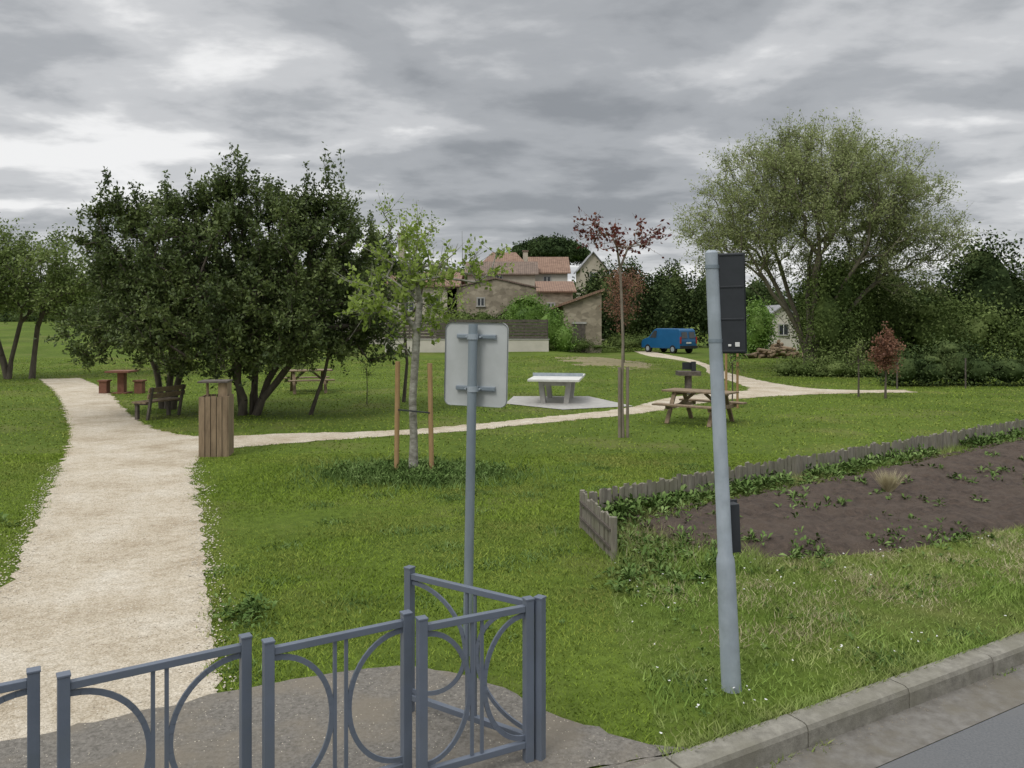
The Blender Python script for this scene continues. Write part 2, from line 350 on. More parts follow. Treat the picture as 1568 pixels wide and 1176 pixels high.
def sines(x, y, f, s):
    r = np.random.default_rng(s); o = 0
    for i in range(7):
        a = r.uniform(0, 6.28); k = f * r.uniform(.6, 1.8); o = o + np.sin(k * (x * math.cos(a) + y * math.sin(a)) + r.uniform(0, 6.28))
    return o / 7
soil_poly = smooth_poly([(1.5, 9.35), (1.8, 8.7), (3.0, 8.35), (4.46, 8.8), (6.5, 9.9), (12, 12.8), (18, 18.0), (17, 20), (12, 17.2), (8.9, 14.9), (5, 12.1), (2.4, 10.3), (1.5, 9.6)], 1)
gx, gy = np.meshgrid(np.arange(0.8, 19, .07), np.arange(7.6, 21, .07))
ins = inpoly(gx.ravel(), gy.ravel(), soil_poly).reshape(gx.shape).astype(float)
for _ in range(8):
    p = np.pad(ins, 1, mode='edge'); ins = (p[:-2, 1:-1] + p[2:, 1:-1] + p[1:-1, :-2] + p[1:-1, 2:] + p[1:-1, 1:-1]) / 5
slope = np.clip(((gy - 8.2) - .62 * (gx - 1.5)) / 2.2, 0, 1) * .14
def soil_h(x, y): return np.clip(((y - 8.2) - .62 * (x - 1.5)) / 2.2, 0, 1) * .14 + .08
sz = -0.10 + (0.20 + slope) * ins + .03 * sines(gx, gy, 3.5, 1) + .03 * sines(gx, gy, 11, 2) + rng.normal(0, .014, gx.shape)
nr, nc = gx.shape; idx = np.arange(nr * nc).reshape(nr, nc)
F = np.stack([idx[:-1, :-1], idx[:-1, 1:], idx[1:, 1:], idx[1:, :-1]], -1).reshape(-1, 4)
keep = (ins[:-1, :-1] > .02).ravel()
np_mesh('soil_bed', np.stack([gx, gy, sz], -1).reshape(-1, 3), F[keep], [M['soil']], smooth=True)
gx, gy = np.meshgrid(np.arange(2.0, 8.5, .12), np.arange(39, 51, .2))
q = ((gx - 5.3) / 2.6) ** 2 + ((gy - 45) / 5) ** 2
bz = H(gx, gy) + .05 * (1 - q) + .05 * sines(gx, gy, 2.2, 14) + rng.normal(0, .012, gx.shape) - .01
nr, nc = gx.shape; idx = np.arange(nr * nc).reshape(nr, nc)
F = np.stack([idx[:-1, :-1], idx[:-1, 1:], idx[1:, 1:], idx[1:, :-1]], -1).reshape(-1, 4)
np_mesh('bare_earth_patch', np.stack([gx, gy, bz], -1).reshape(-1, 3), F[(q[:-1, :-1] < 1.3).ravel()], [M['bare']], smooth=True)

# ------------------------------------------------------------------ grass
def blades(name, x, y, z, h, w, m, lean=.5):
    n = len(x); a = rng.uniform(0, 6.283, n); b = rng.uniform(0, 6.283, n); l = rng.uniform(0, lean, n) * h
    P = np.stack([x, y, z], -1)
    side = np.stack([np.cos(a), np.sin(a), 0 * a], -1) * (w / 2)[:, None]
    tip = P + np.stack([np.cos(b) * l, np.sin(b) * l, h], -1)
    V = np.empty((n, 3, 3)); V[:, 0] = P - side; V[:, 1] = P + side; V[:, 2] = tip
    return np_mesh(name, V.reshape(-1, 3), np.arange(3 * n).reshape(-1, 3), [m])
def scatter(n, y0, y1, half=.72, pw=1.0):
    y = (rng.uniform(y0 ** pw, y1 ** pw, n)) ** (1 / pw); x = rng.uniform(-half, half, n) * y * 1.0
    return x, y
def lawn_ok(x, y, soil=True):
    ok = ~inpoly(x, y, path_poly) & ~inpoly(x, y, pave_poly) & ~inpoly(x, y, slab) & (kv(x, y) > 0.0)
    if soil:
        ok &= ~inpoly(x, y, soil_poly)
    return ok
def in_verge(x, y):
    return (x > .9 + .2 * sines(x, y, 3, 9)) & (kv(x, y) < 3.6 + .35 * sines(x, y, 2, 8)) & (y < 10.5 + .72 * (x - 2))
x, y = scatter(320000, 4.4, 15, pw=1.4); k = lawn_ok(x, y); x, y = x[k], y[k]
k = ~in_verge(x, y); x, y = x[k], y[k]
hh = rng.uniform(.012, .032, len(x)) * (1 + .8 * sines(x, y, 2.2, 5))
blades('lawn_grass', x, y, H(x, y) - .003, hh, rng.uniform(.007, .012, len(x)) * (.6 + y / 15), M['blade_lawn'], 1.9)
x, y = scatter(110000, 15, 50, pw=1.2); k = lawn_ok(x, y); x, y = x[k], y[k]
blades('lawn_grass', x, y, H(x, y) - .003, rng.uniform(.015, .045, len(x)), rng.uniform(.02, .035, len(x)) * (.5 + y / 30), M['blade_lawn'], 2.0)
n = 150000; u = rng.uniform(-.5, 14, n) ; vv = rng.uniform(0, 6, n)
x = KO[0] + KU[0] * u + KN[0] * vv; y = KO[1] + KU[1] * u + KN[1] * vv
k = lawn_ok(x, y) & in_verge(x, y) & (x < y * .72); x, y = x[k], y[k]
dens = sines(x, y, 3, 11)
hh = rng.uniform(.015, .055, len(x)) * (1 + 1.2 * np.clip(dens, -.5, 1))
blades('verge_grass', x, y, H(x, y) - .003, hh, rng.uniform(.006, .012, len(x)), M['blade_verge'], 1.6)
n = 9000; cx = rng.uniform(1.2, 6, 60); cy = 5.8 + (cx - 1.2) * .5 + rng.uniform(0, 2.2, 60); i = rng.integers(0, 60, n)
x = cx[i] + rng.normal(0, .14, n); y = cy[i] + rng.normal(0, .14, n); k = lawn_ok(x, y) & (kv(x, y) > .2); x, y = x[k], y[k]
blades('dry_grass', x, y, 0 * x, rng.uniform(.02, .06, len(x)), rng.uniform(.004, .008, len(x)), M['straw'], 2.0)
def edge_pts(poly, n, spread):
    P = np.array(poly); i = rng.integers(0, len(P), n); q = P[i] + rng.normal(0, spread, (n, 2)); return q[:, 0], q[:, 1]
x, y = edge_pts([p for p in path_poly if p[1] < 30], 14000, .035)
k = ~inpoly(x, y, pave_poly) & (kv(x, y) > 0) & (sines(x, y, 4, 3) > -.1); x, y = x[k], y[k]
blades('path_edge_grass', x, y, 0 * x, rng.uniform(.015, .04, len(x)), rng.uniform(.008, .014, len(x)), M['blade_lawn'], 1.8)
u = rng.uniform(0, 15, 9000); vv = np.abs(rng.normal(0, .05, 9000)) - .01
blades('kerb_edge_grass', KO[0] + KU[0] * u + KN[0] * vv, KO[1] + KU[1] * u + KN[1] * vv, 0 * u, rng.uniform(.03, .075, 9000), rng.uniform(.006, .011, 9000), M['blade_verge'], 1.6)
gw = []
for t, nn in [(-.3, 60), (-1.2, 60), (.7, 40), (1.1, 30), (3.1, 30)]:
    gw.append(np.stack([rng.normal(t, .09, nn), rng.normal(-.18, .025, nn)], -1))
gw = np.concatenate(gw)
blades('gutter_weeds', KO[0] + KU[0] * gw[:, 0] + KN[0] * gw[:, 1], KO[1] + KU[1] * gw[:, 0] + KN[1] * gw[:, 1], 0 * gw[:, 0] - .12, rng.uniform(.01, .04, len(gw)), rng.uniform(.006, .012, len(gw)), M['blade_verge'], 1.8)
def stones(name, x, y, z, r, m):
    n = len(x); o = np.array([[1, 0, 0], [0, 1, 0], [-1, 0, 0], [0, -1, 0], [0, 0, .7]], float)
    a = rng.uniform(0, 6.28, n); ca, sa = np.cos(a), np.sin(a)
    s = rng.uniform(.6, 1.3, (n, 5)) * r[:, None]
    V = np.stack([x[:, None] + (o[:, 0] * ca[:, None] - o[:, 1] * sa[:, None]) * s, y[:, None] + (o[:, 0] * sa[:, None] + o[:, 1] * ca[:, None]) * s, z[:, None] + o[:, 2] * s], -1)
    F = np.array([[0, 1, 4], [1, 2, 4], [2, 3, 4], [3, 0, 4]])[None] + (np.arange(n) * 5)[:, None, None]
    return np_mesh(name, V.reshape(-1, 3), F.reshape(-1, 3), [m])
x = rng.uniform(-7.5, -1.8, 18000); y = rng.uniform(4.6, 13, 18000) ; k = inpoly(x, y, path_poly) & ~inpoly(x, y, pave_poly)
stones('path_stones', x[k], y[k], .006 + 0 * x[k], rng.uniform(.003, .010, k.sum()), M['pebble'])
x = rng.uniform(-7.5, -1.8, 9000); y = rng.uniform(4.6, 13, 9000) ; k = inpoly(x, y, path_poly) & ~inpoly(x, y, pave_poly) & (sines(x, y, 1.5, 61) > -.05)
stones('path_stones', x[k], y[k], .006 + 0 * x[k], rng.uniform(.003, .008, k.sum()), M['pebble_dark'])
x, y = edge_pts([p for p in path_poly if p[1] < 14], 4000, .09); k = ~inpoly(x, y, pave_poly)
stones('path_stones', x[k], y[k], .012 + 0 * x[k], rng.uniform(.004, .013, k.sum()), M['pebble'])
x = rng.uniform(-3.5, 1.2, 2500); y = rng.uniform(3.4, 5.8, 2500); k = inpoly(x, y, pave_poly)
stones('pavement_grit', x[k], y[k], .012 + 0 * x[k], rng.uniform(.002, .005, k.sum()), M['pebble'])
u = rng.uniform(-1, 12, 1500); vv = rng.normal(-.20, .03, 1500)
stones('gutter_grit', KO[0] + KU[0] * u + KN[0] * vv, KO[1] + KU[1] * u + KN[1] * vv, 0 * u - .121, rng.uniform(.002, .006, 1500), M['pebble_dark'])
x = rng.uniform(1.4, 12, 9000); y = 8.3 + (x - 1.4) * .6 + rng.uniform(0, 3, 9000); k = inpoly(x, y, soil_poly)
stones('soil_clods', x[k], y[k], soil_h(x[k], y[k]) - .02, rng.uniform(.01, .035, k.sum()), M['soil'])

def rosettes(name, x, y, z, h, L, m, k=14, wd=.2):
    n = len(x); x = np.repeat(x, k); y = np.repeat(y, k); z = np.repeat(z, k); h = np.repeat(h, k); N = n * k
    a = rng.uniform(0, 6.283, N); el = rng.uniform(.1, 1.3, N); L = rng.uniform(.4, 1.2, N) * L
    d = np.stack([np.cos(a) * np.cos(el), np.sin(a) * np.cos(el), np.sin(el)], -1)
    base = np.stack([x, y, z + rng.uniform(0, 1, N) * h], -1) + d * (h * .45)[:, None]
    s = np.stack([-np.sin(a), np.cos(a), rng.normal(0, .3, N)], -1)
    V = np.empty((N, 4, 3)); V[:, 0] = base; V[:, 1] = base + d * (L * .5)[:, None] + s * (L * wd)[:, None]
    V[:, 2] = base + d * L[:, None] - np.array([0, 0, .25]) * L[:, None]; V[:, 3] = base + d * (L * .5)[:, None] - s * (L * wd)[:, None]
    return np_mesh(name, V.reshape(-1, 3), np.arange(4 * N).reshape(-1, 4), [m])
FA, FB, FC = np.array([1.06, 8.36]), np.array([.85, 9.68]), np.array([16.5, 20.9])
fn = np.array([-(FC - FB)[1], (FC - FB)[0]]); fn = fn / np.linalg.norm(fn)
t = rng.uniform(0, 1, 620) ** 1.2; off = -np.abs(rng.normal(0, .20, 620)) - .05
P = FB + (FC - FB) * t[:, None] + fn * off[:, None]
k = sines(P[:, 0], P[:, 1], 2.2, 21) > -.2; P = P[k]
rosettes('bed_weeds', P[:, 0], P[:, 1], .12 + 0 * P[:, 0], rng.uniform(.02, .13, len(P)), .12, M['leaf_weed'], 13, .17)
t = rng.uniform(0, 1, 11000) ** 1.2; off = -np.abs(rng.normal(0, .24, 11000)) - .03
P = FB + (FC - FB) * t[:, None] + fn * off[:, None]; k = sines(P[:, 0], P[:, 1], 3, 23) > -.2; P = P[k]
blades('bed_grass', P[:, 0], P[:, 1], .08 + 0 * P[:, 0], rng.uniform(.06, .18, len(P)), rng.uniform(.008, .014, len(P)), M['blade_verge'], 1.3)
x = rng.uniform(.95, 8.5, 520); y = 7.8 + (x - 1) * .40 + rng.normal(0, .35, 520); k = (sines(x, y, 2.3, 31) > .12) & (x < y * .75) & (kv(x, y) > 1.5)
rosettes('verge_weeds', x[k], y[k], 0 * x[k], rng.uniform(.02, .08, k.sum()), .09, M['leaf_weed'], 12, .17)
x = rng.uniform(1.15, 2.3, 110); y = rng.uniform(8.0, 10.2, 110); k = (x - .9) * .7 + 9.5 > y
rosettes('corner_weeds', x[k], y[k], 0 * x[k], rng.uniform(.04, .14, k.sum()), .10, M['leaf_weed'], 12, .15)
x = rng.uniform(1.05, 2.6, 7000); y = rng.uniform(7.9, 10.4, 7000); k = (x - .9) * .7 + 9.6 > y
blades('corner_grass', x[k], y[k], 0 * x[k], rng.uniform(.04, .17, k.sum()), rng.uniform(.007, .012, k.sum()), M['blade_verge'], 1.3)
x = rng.normal(1.55, .3, 900); y = rng.normal(9.0, .4, 900)
blades('dry_stalks', x, y, 0 * x, rng.uniform(.08, .22, 900), rng.uniform(.004, .007, 900), M['straw'], 1.0)
cx = rng.uniform(2.2, 9, 26); cy = 9.3 + (cx - 2.2) * .62 + rng.normal(0, .55, 26); i = rng.integers(0, 26, 110)
x = cx[i] + rng.normal(0, .10, 110); y = cy[i] + rng.normal(0, .08, 110)
rosettes('soil_weeds', x, y, soil_h(x, y), rng.uniform(.01, .06, 110), .10, M['leaf_weed'], 9, .15)
x = rng.normal(-1.55, .75, 600); y = rng.normal(13.0, .5, 600)
k = ((x + 1.55) / 1.5) ** 2 + ((y - 13) / 1.0) ** 2 < 1
rosettes('tree_base_weeds', x[k], y[k], 0 * x[k], rng.uniform(.03, .13, k.sum()), .08, M['leaf_weed'], 12, .15)
x = rng.normal(-1.6, .75, 7000); y = rng.normal(13.0, .5, 7000)
blades('tree_base_grass', x, y, 0 * x, rng.uniform(.06, .17, 7000), rng.uniform(.012, .02, 7000), M['leaf_weed'], 1.4)
# darker rank tufts scattered over the lawn
n = 9000; cx = rng.uniform(-3, 4, 70); cy = rng.uniform(5.5, 14, 70); i = rng.integers(0, 70, n)
x = cx[i] + rng.normal(0, .13, n); y = cy[i] + rng.normal(0, .11, n); k = lawn_ok(x, y); x, y = x[k], y[k]
blades('clover_tufts', x, y, 0 * x, rng.uniform(.02, .05, len(x)), rng.uniform(.01, .018, len(x)), M['leaf_weed'], 2.0)
x = rng.normal(-2.25, .12, 26); y = rng.normal(6.75, .14, 26)
rosettes('path_side_weed', x, y, 0 * x, rng.uniform(.03, .12, 26), .08, M['leaf_weed'], 14, .16)
x = rng.normal(-6.4, .15, 20); y = rng.normal(9.7, .12, 20)
rosettes('path_side_weed', x, y, 0 * x, rng.uniform(.03, .08, 20), .09, M['leaf_weed'], 10)
n = 260; u = rng.uniform(-.3, 9, n); vv = rng.uniform(.1, 2.8, n)
x = KO[0] + KU[0] * u + KN[0] * vv; y = KO[1] + KU[1] * u + KN[1] * vv; k = (sines(x, y, 2.5, 44) > -.05) & lawn_ok(x, y); x, y = x[k], y[k]
rosettes('clover_patch', x, y, 0 * x, rng.uniform(.01, .04, len(x)), .05, M['leaf_weed'], 10)
n = 420; u = rng.uniform(0, 11, n); vv = rng.uniform(.1, 3.4, n)
x = KO[0] + KU[0] * u + KN[0] * vv; y = KO[1] + KU[1] * u + KN[1] * vv; k = lawn_ok(x, y) & in_verge(x, y) & (sines(x, y, 2, 77) > -.15); x, y = x[k], y[k]; n = len(x)
aa = np.arange(6) * math.pi / 3; r_ = rng.uniform(.006, .011, n)
zz = rng.uniform(.04, .08, n)
V = np.stack([x[:, None] + np.cos(aa) * r_[:, None], y[:, None] + np.sin(aa) * r_[:, None], zz[:, None] + rng.normal(0, .003, (n, 6))], -1)
np_mesh('daisies', V.reshape(-1, 3), np.arange(6 * n).reshape(-1, 6), [M['white']])
def straw(cx, cy, n, r, h, w=.008):
    a = rng.uniform(0, 6.28, n); q = rng.uniform(0, .05, n); x = cx + np.cos(a) * q; y = cy + np.sin(a) * q
    blades('ornamental_grass', x, y, 0 * x + .12, rng.uniform(.5, 1, n) * h, np.full(n, w), M['straw'], r)
straw(5.2, 11.1, 600, 1.0, .34)

# ------------------------------------------------------------------ trees
def tube_edges(P0, P1, R0, R1, n=6):
    d = P1 - P0; L = np.linalg.norm(d, axis=1, keepdims=True); d = d / np.maximum(L, 1e-6)
    ref = np.where(np.abs(d[:, 2:3]) > .9, np.array([[1., 0, 0]]), np.array([[0, 0, 1.]]))
    a = np.cross(d, ref); a /= np.linalg.norm(a, axis=1, keepdims=True); b = np.cross(d, a)
    t = np.arange(n) * 2 * math.pi / n
    ring = a[:, None] * np.cos(t)[None, :, None] + b[:, None] * np.sin(t)[None, :, None]
    V = np.concatenate([P0[:, None] + ring * R0[:, None, None], P1[:, None] + ring * R1[:, None, None]], 1)
    E = len(P0); o = (np.arange(E) * 2 * n)[:, None, None]; k = np.arange(n); k2 = (k + 1) % n
    F = np.stack([k, k2, k2 + n, k + n], -1)[None] + o
    return V.reshape(-1, 3), F.reshape(-1, 4)
def leaf_quads(C, L, W, up=.3):
    n = len(C); d = rng.normal(0, 1, (n, 3)); d /= np.linalg.norm(d, axis=1, keepdims=True)
    nn = rng.normal(0, 1, (n, 3)); nn[:, 2] += up * 3; s = np.cross(d, nn); s /= np.maximum(np.linalg.norm(s, axis=1, keepdims=True), 1e-6)
    L = (L * rng.uniform(.6, 1.3, n))[:, None]; W = (W * rng.uniform(.7, 1.2, n))[:, None]
    V = np.empty((n, 4, 3)); V[:, 0] = C - d * L / 2; V[:, 1] = C + s * W / 2; V[:, 2] = C + d * L / 2; V[:, 3] = C - s * W / 2
    return V.reshape(-1, 3)
def blob_pts(blobs, n, shell=.45):
    vol = np.array([b[3] * b[4] * b[5] for b in blobs]); c = rng.choice(len(blobs), n, p=vol / vol.sum()); B = np.array(blobs)[c]
    d = rng.normal(0, 1, (n, 3)); d /= np.linalg.norm(d, axis=1, keepdims=True)
    r = rng.uniform(0, 1, n) ** shell
    return B[:, :3] + d * r[:, None] * B[:, 3:6]
def tree(name, stems, targets, bark, leaf, tw_k=5, tw_len=.5, tw_up=.5, lpt=20, lL=.08, lW=.04, spread=.07, r_tip=.008, pw=.35, jit=.08, bow=.06, bare=0.0, tw_r=.004, twig_shown=True, rexp=.5, rmax=9, shoots=None):
    N = np.zeros((40000, 3)); par = np.full(40000, -1); pl = np.zeros(40000); att = np.zeros(40000, bool); c = 0
    for st in stems:
        prev = -1
        for i, p in enumerate(st):
            N[c] = p; par[c] = prev; pl[c] = 0 if prev < 0 else pl[prev] + np.linalg.norm(N[c] - N[prev]); att[c] = i >= len(st) - max(1, len(st) // 2)
            prev = c; c += 1
    tops = np.array([s[-1] for s in stems]); cen = np.mean(targets, 0)
    dd = np.min(np.linalg.norm(targets[:, None] - tops[None], axis=2), 1)
    term = []
    for t in targets[np.argsort(dd)]:
        d = np.linalg.norm(N[:c] - t, axis=1); cost = d + pw * pl[:c] + 100 * (~att[:c]); i = int(np.argmin(cost)); D = d[i]
        m = max(1, int(D / .45)); prev = i; a = N[i].copy()
        for k in range(1, m + 1):
            f = k / m; p = a + (t - a) * f
            if k < m: p = p + rng.normal(0, jit, 3) * min(D, 1) + np.array([0, 0, bow * D * math.sin(math.pi * f)])
            N[c] = p; par[c] = prev; pl[c] = pl[prev] + D / m; att[c] = True; prev = c; c += 1
        term.append(prev)
    cnt = np.zeros(c); cnt[term] = 1
    for i in range(c - 1, -1, -1):
        if par[i] >= 0: cnt[par[i]] += cnt[i]
    cnt = np.maximum(cnt, 1)
    r = np.minimum(r_tip * cnt ** rexp, rmax)
    e = np.where(par[:c] >= 0)[0]
    R0 = np.minimum(r[par[e]], r[e] * 1.3); root = par[par[e]] < 0; R0 = np.where(root & (N[par[e], 2] < .3 + H(N[par[e], 0], N[par[e], 1])), r[e] * 1.35, R0)
    V1, F1 = tube_edges(N[par[e]], N[e], R0, r[e], 7)
    T = N[term]; n = len(T); TT = np.repeat(T, tw_k, 0); out = TT - cen; out /= np.maximum(np.linalg.norm(out, axis=1, keepdims=True), .01)
    d = out * .6 + rng.normal(0, .55, out.shape); d[:, 2] += tw_up; d /= np.linalg.norm(d, axis=1, keepdims=True)
    Lt = tw_len * rng.uniform(.4, 1.3, len(TT))
    keep = rng.uniform(0, 1, len(TT)) >= bare
    if shoots is not None:   # long upright leafy shoots: (x, y, z0, length)
        S = np.array(shoots); sd_ = rng.normal(0, .12, (len(S), 3)); sd_[:, 2] = 1; sd_ /= np.linalg.norm(sd_, axis=1, keepdims=True)
        ns = 4
        TT = np.concatenate([TT, np.repeat(S[:, :3], ns, 0)]); d = np.concatenate([d, np.repeat(sd_, ns, 0)]); Lt = np.concatenate([Lt, np.repeat(S[:, 3], ns)]); keep = np.concatenate([keep, np.ones(len(S) * ns, bool)])
    E = TT + d * Lt[:, None]
    if twig_shown:
        V2, F2 = tube_edges(TT, E, np.full(len(TT), tw_r * 1.5), np.full(len(TT), tw_r * .6), 3)
        F1 = np.concatenate([F1, F2 + len(V1)]); V1 = np.concatenate([V1, V2])
    TT, d, Lt = TT[keep], d[keep], Lt[keep]
    f = rng.uniform(0.05, 1.05, (len(TT), lpt)); C = TT[:, None] + d[:, None] * (Lt[:, None] * f)[..., None] + rng.normal(0, spread, (len(TT), lpt, 3))
    C = C.reshape(-1, 3); VL = leaf_quads(C, lL, lW); nl = len(C)
    FL = np.arange(4 * nl).reshape(-1, 4) + len(V1)
    V = np.concatenate([V1, VL]); F = np.concatenate([F1, FL]); mi = np.concatenate([np.zeros(len(F1)), np.ones(len(FL))])
    return np_mesh(name, V, F, [bark, leaf], mi)

# --- big evergreen oak clump (several stems)
bl = [(-7.3, 21.4, 3.9, 2.6, 2.2, 2.0), (-9.4, 21.8, 3.4, 2.0, 1.9, 1.8), (-4.9, 21.3, 3.3, 2.0, 1.9, 1.9), (-7.2, 20.8, 2.4, 3.6, 2.0, 1.35),
      (-10.3, 22, 4.2, 1.3, 1.2, 1.2), (-4.9, 21.6, 4.6, 1.0, 1.0, 1.0), (-7.3, 21.5, 5.1, 1.3, 1.2, .8), (-9.0, 21.8, 4.9, .7, .8, .6), (-3.9, 21, 2.5, 1.2, 1.1, 1.2),
      (-9.7, 20.6, 1.9, 1.8, 1.2, .95), (-6.2, 20.1, 1.95, 2.4, 1.0, .75), (-8.3, 20.2, 1.6, 1.2, .8, .7)]
tg = blob_pts(bl, 780, .42)
sh = []
for cx, w_, z0, Lm, n_ in [(-10.8, .15, 5.2, 1.3, 4), (-10.4, .12, 5.0, 1.0, 3), (-9.7, .15, 5.2, 1.15, 4), (-9.0, .15, 5.3, .8, 4), (-8.45, .15, 5.5, 1.0, 4), (-7.9, .1, 5.7, .7, 3), (-7.3, .2, 5.8, 1.45, 6), (-6.75, .12, 5.7, 1.1, 4), (-6.3, .1, 5.3, .8, 3),
                         (-5.6, .1, 5.2, .9, 3), (-5.3, .12, 5.4, 1.3, 4), (-4.75, .15, 5.3, 1.75, 5), (-4.3, .1, 5.0, 1.2, 3), (-3.8, .1, 4.4, 1.1, 3), (-3.4, .1, 4.0, 1.0, 3), (-11.3, .15, 4.5, 1.1, 4), (-3.0, .1, 3.2, .8, 3)]:
    sh += [(cx + rng.normal(0, w_), 21.6 + rng.normal(0, .35), z0 + rng.normal(0, .12), Lm * rng.uniform(.6, 1.05)) for _ in range(n_)]
st = []
for bx, by, tx, ty, tz in [(-6.9, 21.2, -6.6, 21, 2.6), (-7.1, 21.3, -7.9, 21.6, 2.8), (-6.75, 21.3, -5.6, 21.2, 2.4), (-7.05, 21.1, -7.2, 20.6, 2.2), (-6.9, 21.4, -6.9, 22, 3.0), (-6.7, 21.1, -4.9, 20.8, 2.3),
                       (-9.6, 22.6, -9.4, 22.3, 2.6), (-9.8, 22.7, -10.5, 22.5, 2.8), (-9.5, 22.5, -8.8, 22, 2.4)]:
    pts = []
    for f in np.linspace(0, 1, 6):
        pts.append((bx + (tx - bx) * f ** 1.3 + rng.normal(0, .04), by + (ty - by) * f, tz * f - .02))
    st.append(pts)
tgs = np.array([(a, b, c_) for a, b, c_, L_ in sh])
tree('holm_oak_tree', st, np.concatenate([tg, tgs]), M['bark'], M['leaf_oak'], tw_k=8, tw_len=.55, tw_up=.8, lpt=20, lL=.115, lW=.06, spread=.055, r_tip=.011, pw=.3, rmax=.09, shoots=sh)
mb = MB(); mb.tube([(-5.32, 21.2, -.02), (-5.15, 21.2, .5), (-4.95, 21.2, 1.05), (-4.8, 21.2, 1.8)], [.06, .05, .045, .04], M['bark'], 8); mb.build('leaning_trunk')

# --- left trees
bl = [(-21.5, 34, 4.3, 3.4, 2.4, 1.9), (-19.0, 34, 3.9, 1.9, 1.8, 1.6), (-23, 34, 4.9, 2.4, 2, 1.6)]
st = [[(-21.3, 34, 0), (-21.2, 34, .8), (-21.0, 34, 1.6), (-20.8, 34, 2.4)], [(-21.4, 34.1, 0), (-21.6, 34, 1), (-22.0, 34, 2.3)], [(-20.5, 34.3, 0), (-20.4, 34.3, 1), (-20.2, 34.2, 2.2)]]
tree('apple_tree', st, blob_pts(bl, 330, .5), M['bark'], M['leaf_left'], tw_k=7, tw_len=.8, tw_up=.5, lpt=14, lL=.14, lW=.085, spread=.13, r_tip=.011, rmax=.12)
bl = [(-17.5, 40, 3.7, 2.8, 1.8, 1.6), (-15.3, 40, 3.5, 2.0, 1.6, 1.5), (-13.4, 40, 3.2, 1.6, 1.4, 1.4)]
st = [[(-17, 40, 0), (-17, 40, 1), (-16.8, 40, 2.2)], [(-17.1, 40, 0), (-17.6, 40, 1.2), (-18, 40, 2.2)], [(-14.5, 40.3, 0), (-14.5, 40, 1.2), (-14, 40, 2)]]
tree('blossom_tree', st, blob_pts(bl, 230, .5), M['bark'], M['leaf_willow'], tw_k=7, tw_len=.8, tw_up=.3, lpt=8, lL=.12, lW=.08, spread=.12, r_tip=.011, rmax=.1)

# --- staked young tree
bl = [(-1.5, 13.1, 3.2, 1.05, .7, .75), (-2.1, 13.1, 2.8, .6, .5, .5), (-.7, 13.1, 3.3, .7, .4, .4), (-1.6, 13.1, 2.3, .3, .3, .4)]
st = [[(-1.61, 13.1, -.02), (-1.60, 13.1, .6), (-1.62, 13.1, 1.2), (-1.58, 13.1, 1.8), (-1.55, 13.1, 2.3), (-1.5, 13.1, 2.8)]]
tree('young_tree', st, blob_pts(bl, 60, .5), M['bark_pale'], M['leaf_young'], tw_k=4, tw_len=.42, tw_up=.5, lpt=13, lL=.095, lW=.065, spread=.035, r_tip=.0085, rmax=.065, bare=.2)
mb = MB()
for sx, hh_, ln in ((-1.87, 1.83, .02), (-1.30, 1.80, -.03)):
    mb.tube([(sx, 13.0, -.02), (sx + ln, 13.0, hh_)], .040, M['wood_stake'], 8)
mb.beam((-1.84, 12.98, 1.05), (-1.32, 12.98, 1.0), .035, .02, M['black'])
mb.build('tree_stakes')
bl = [(-3.6, 24.5, 4.5, 1.5, 1.2, 1.6), (-2.6, 24.5, 3.6, 1.1, 1, 1.3)]
st = [[(-3.3, 24.5, 0), (-3.2, 24.5, 1.2), (-3.3, 24.5, 2.4)]]
tree('lime_tree', st, blob_pts(bl, 60, .55), M['bark'], M['leaf_young'], tw_k=5, tw_len=.6, tw_up=.4, lpt=8, lL=.11, lW=.07, spread=.1, r_tip=.009, rmax=.045)

# --- red young tree
bl = [(2.1, 17.1, 4.1, .85, .5, .4), (2.7, 17.1, 4.2, .5, .4, .35), (1.75, 17.1, 4.3, .5, .4, .3)]
st = [[(2.36, 17.1, -.02), (2.34, 17.1, 1), (2.36, 17.1, 2), (2.33, 17.1, 3), (2.3, 17.1, 3.6)]]
tree('copper_beech_tree', st, blob_pts(bl, 34, .6), M['bark_young'], M['leaf_red'], tw_k=3, tw_len=.34, tw_up=.6, lpt=5, lL=.095, lW=.07, spread=.04, r_tip=.0055, rmax=.028)
mb = MB(); mb.tube([(2.28, 17.05, 0), (2.28, 17.05, 1.5)], .032, M['bark_young'], 8); mb.tube([(2.46, 17.1, 0), (2.46, 17.1, 1.5)], .032, M['bark_young'], 8); mb.build('tree_stakes')
bl = [(6.2, 44, 4.3, 1.1, 1, 1.0), (6.0, 44, 3.0, .8, .8, 1.0)]
tree('purple_plum_tree', [[(6.1, 44, 0), (6.1, 44, 1.3), (6.1, 44, 2.6)]], blob_pts(bl, 60, .6), M['bark'], M['leaf_redbrown'], tw_k=6, tw_len=.6, tw_up=.5, lpt=8, lL=.11, lW=.06, spread=.12, r_tip=.008, rmax=.06)

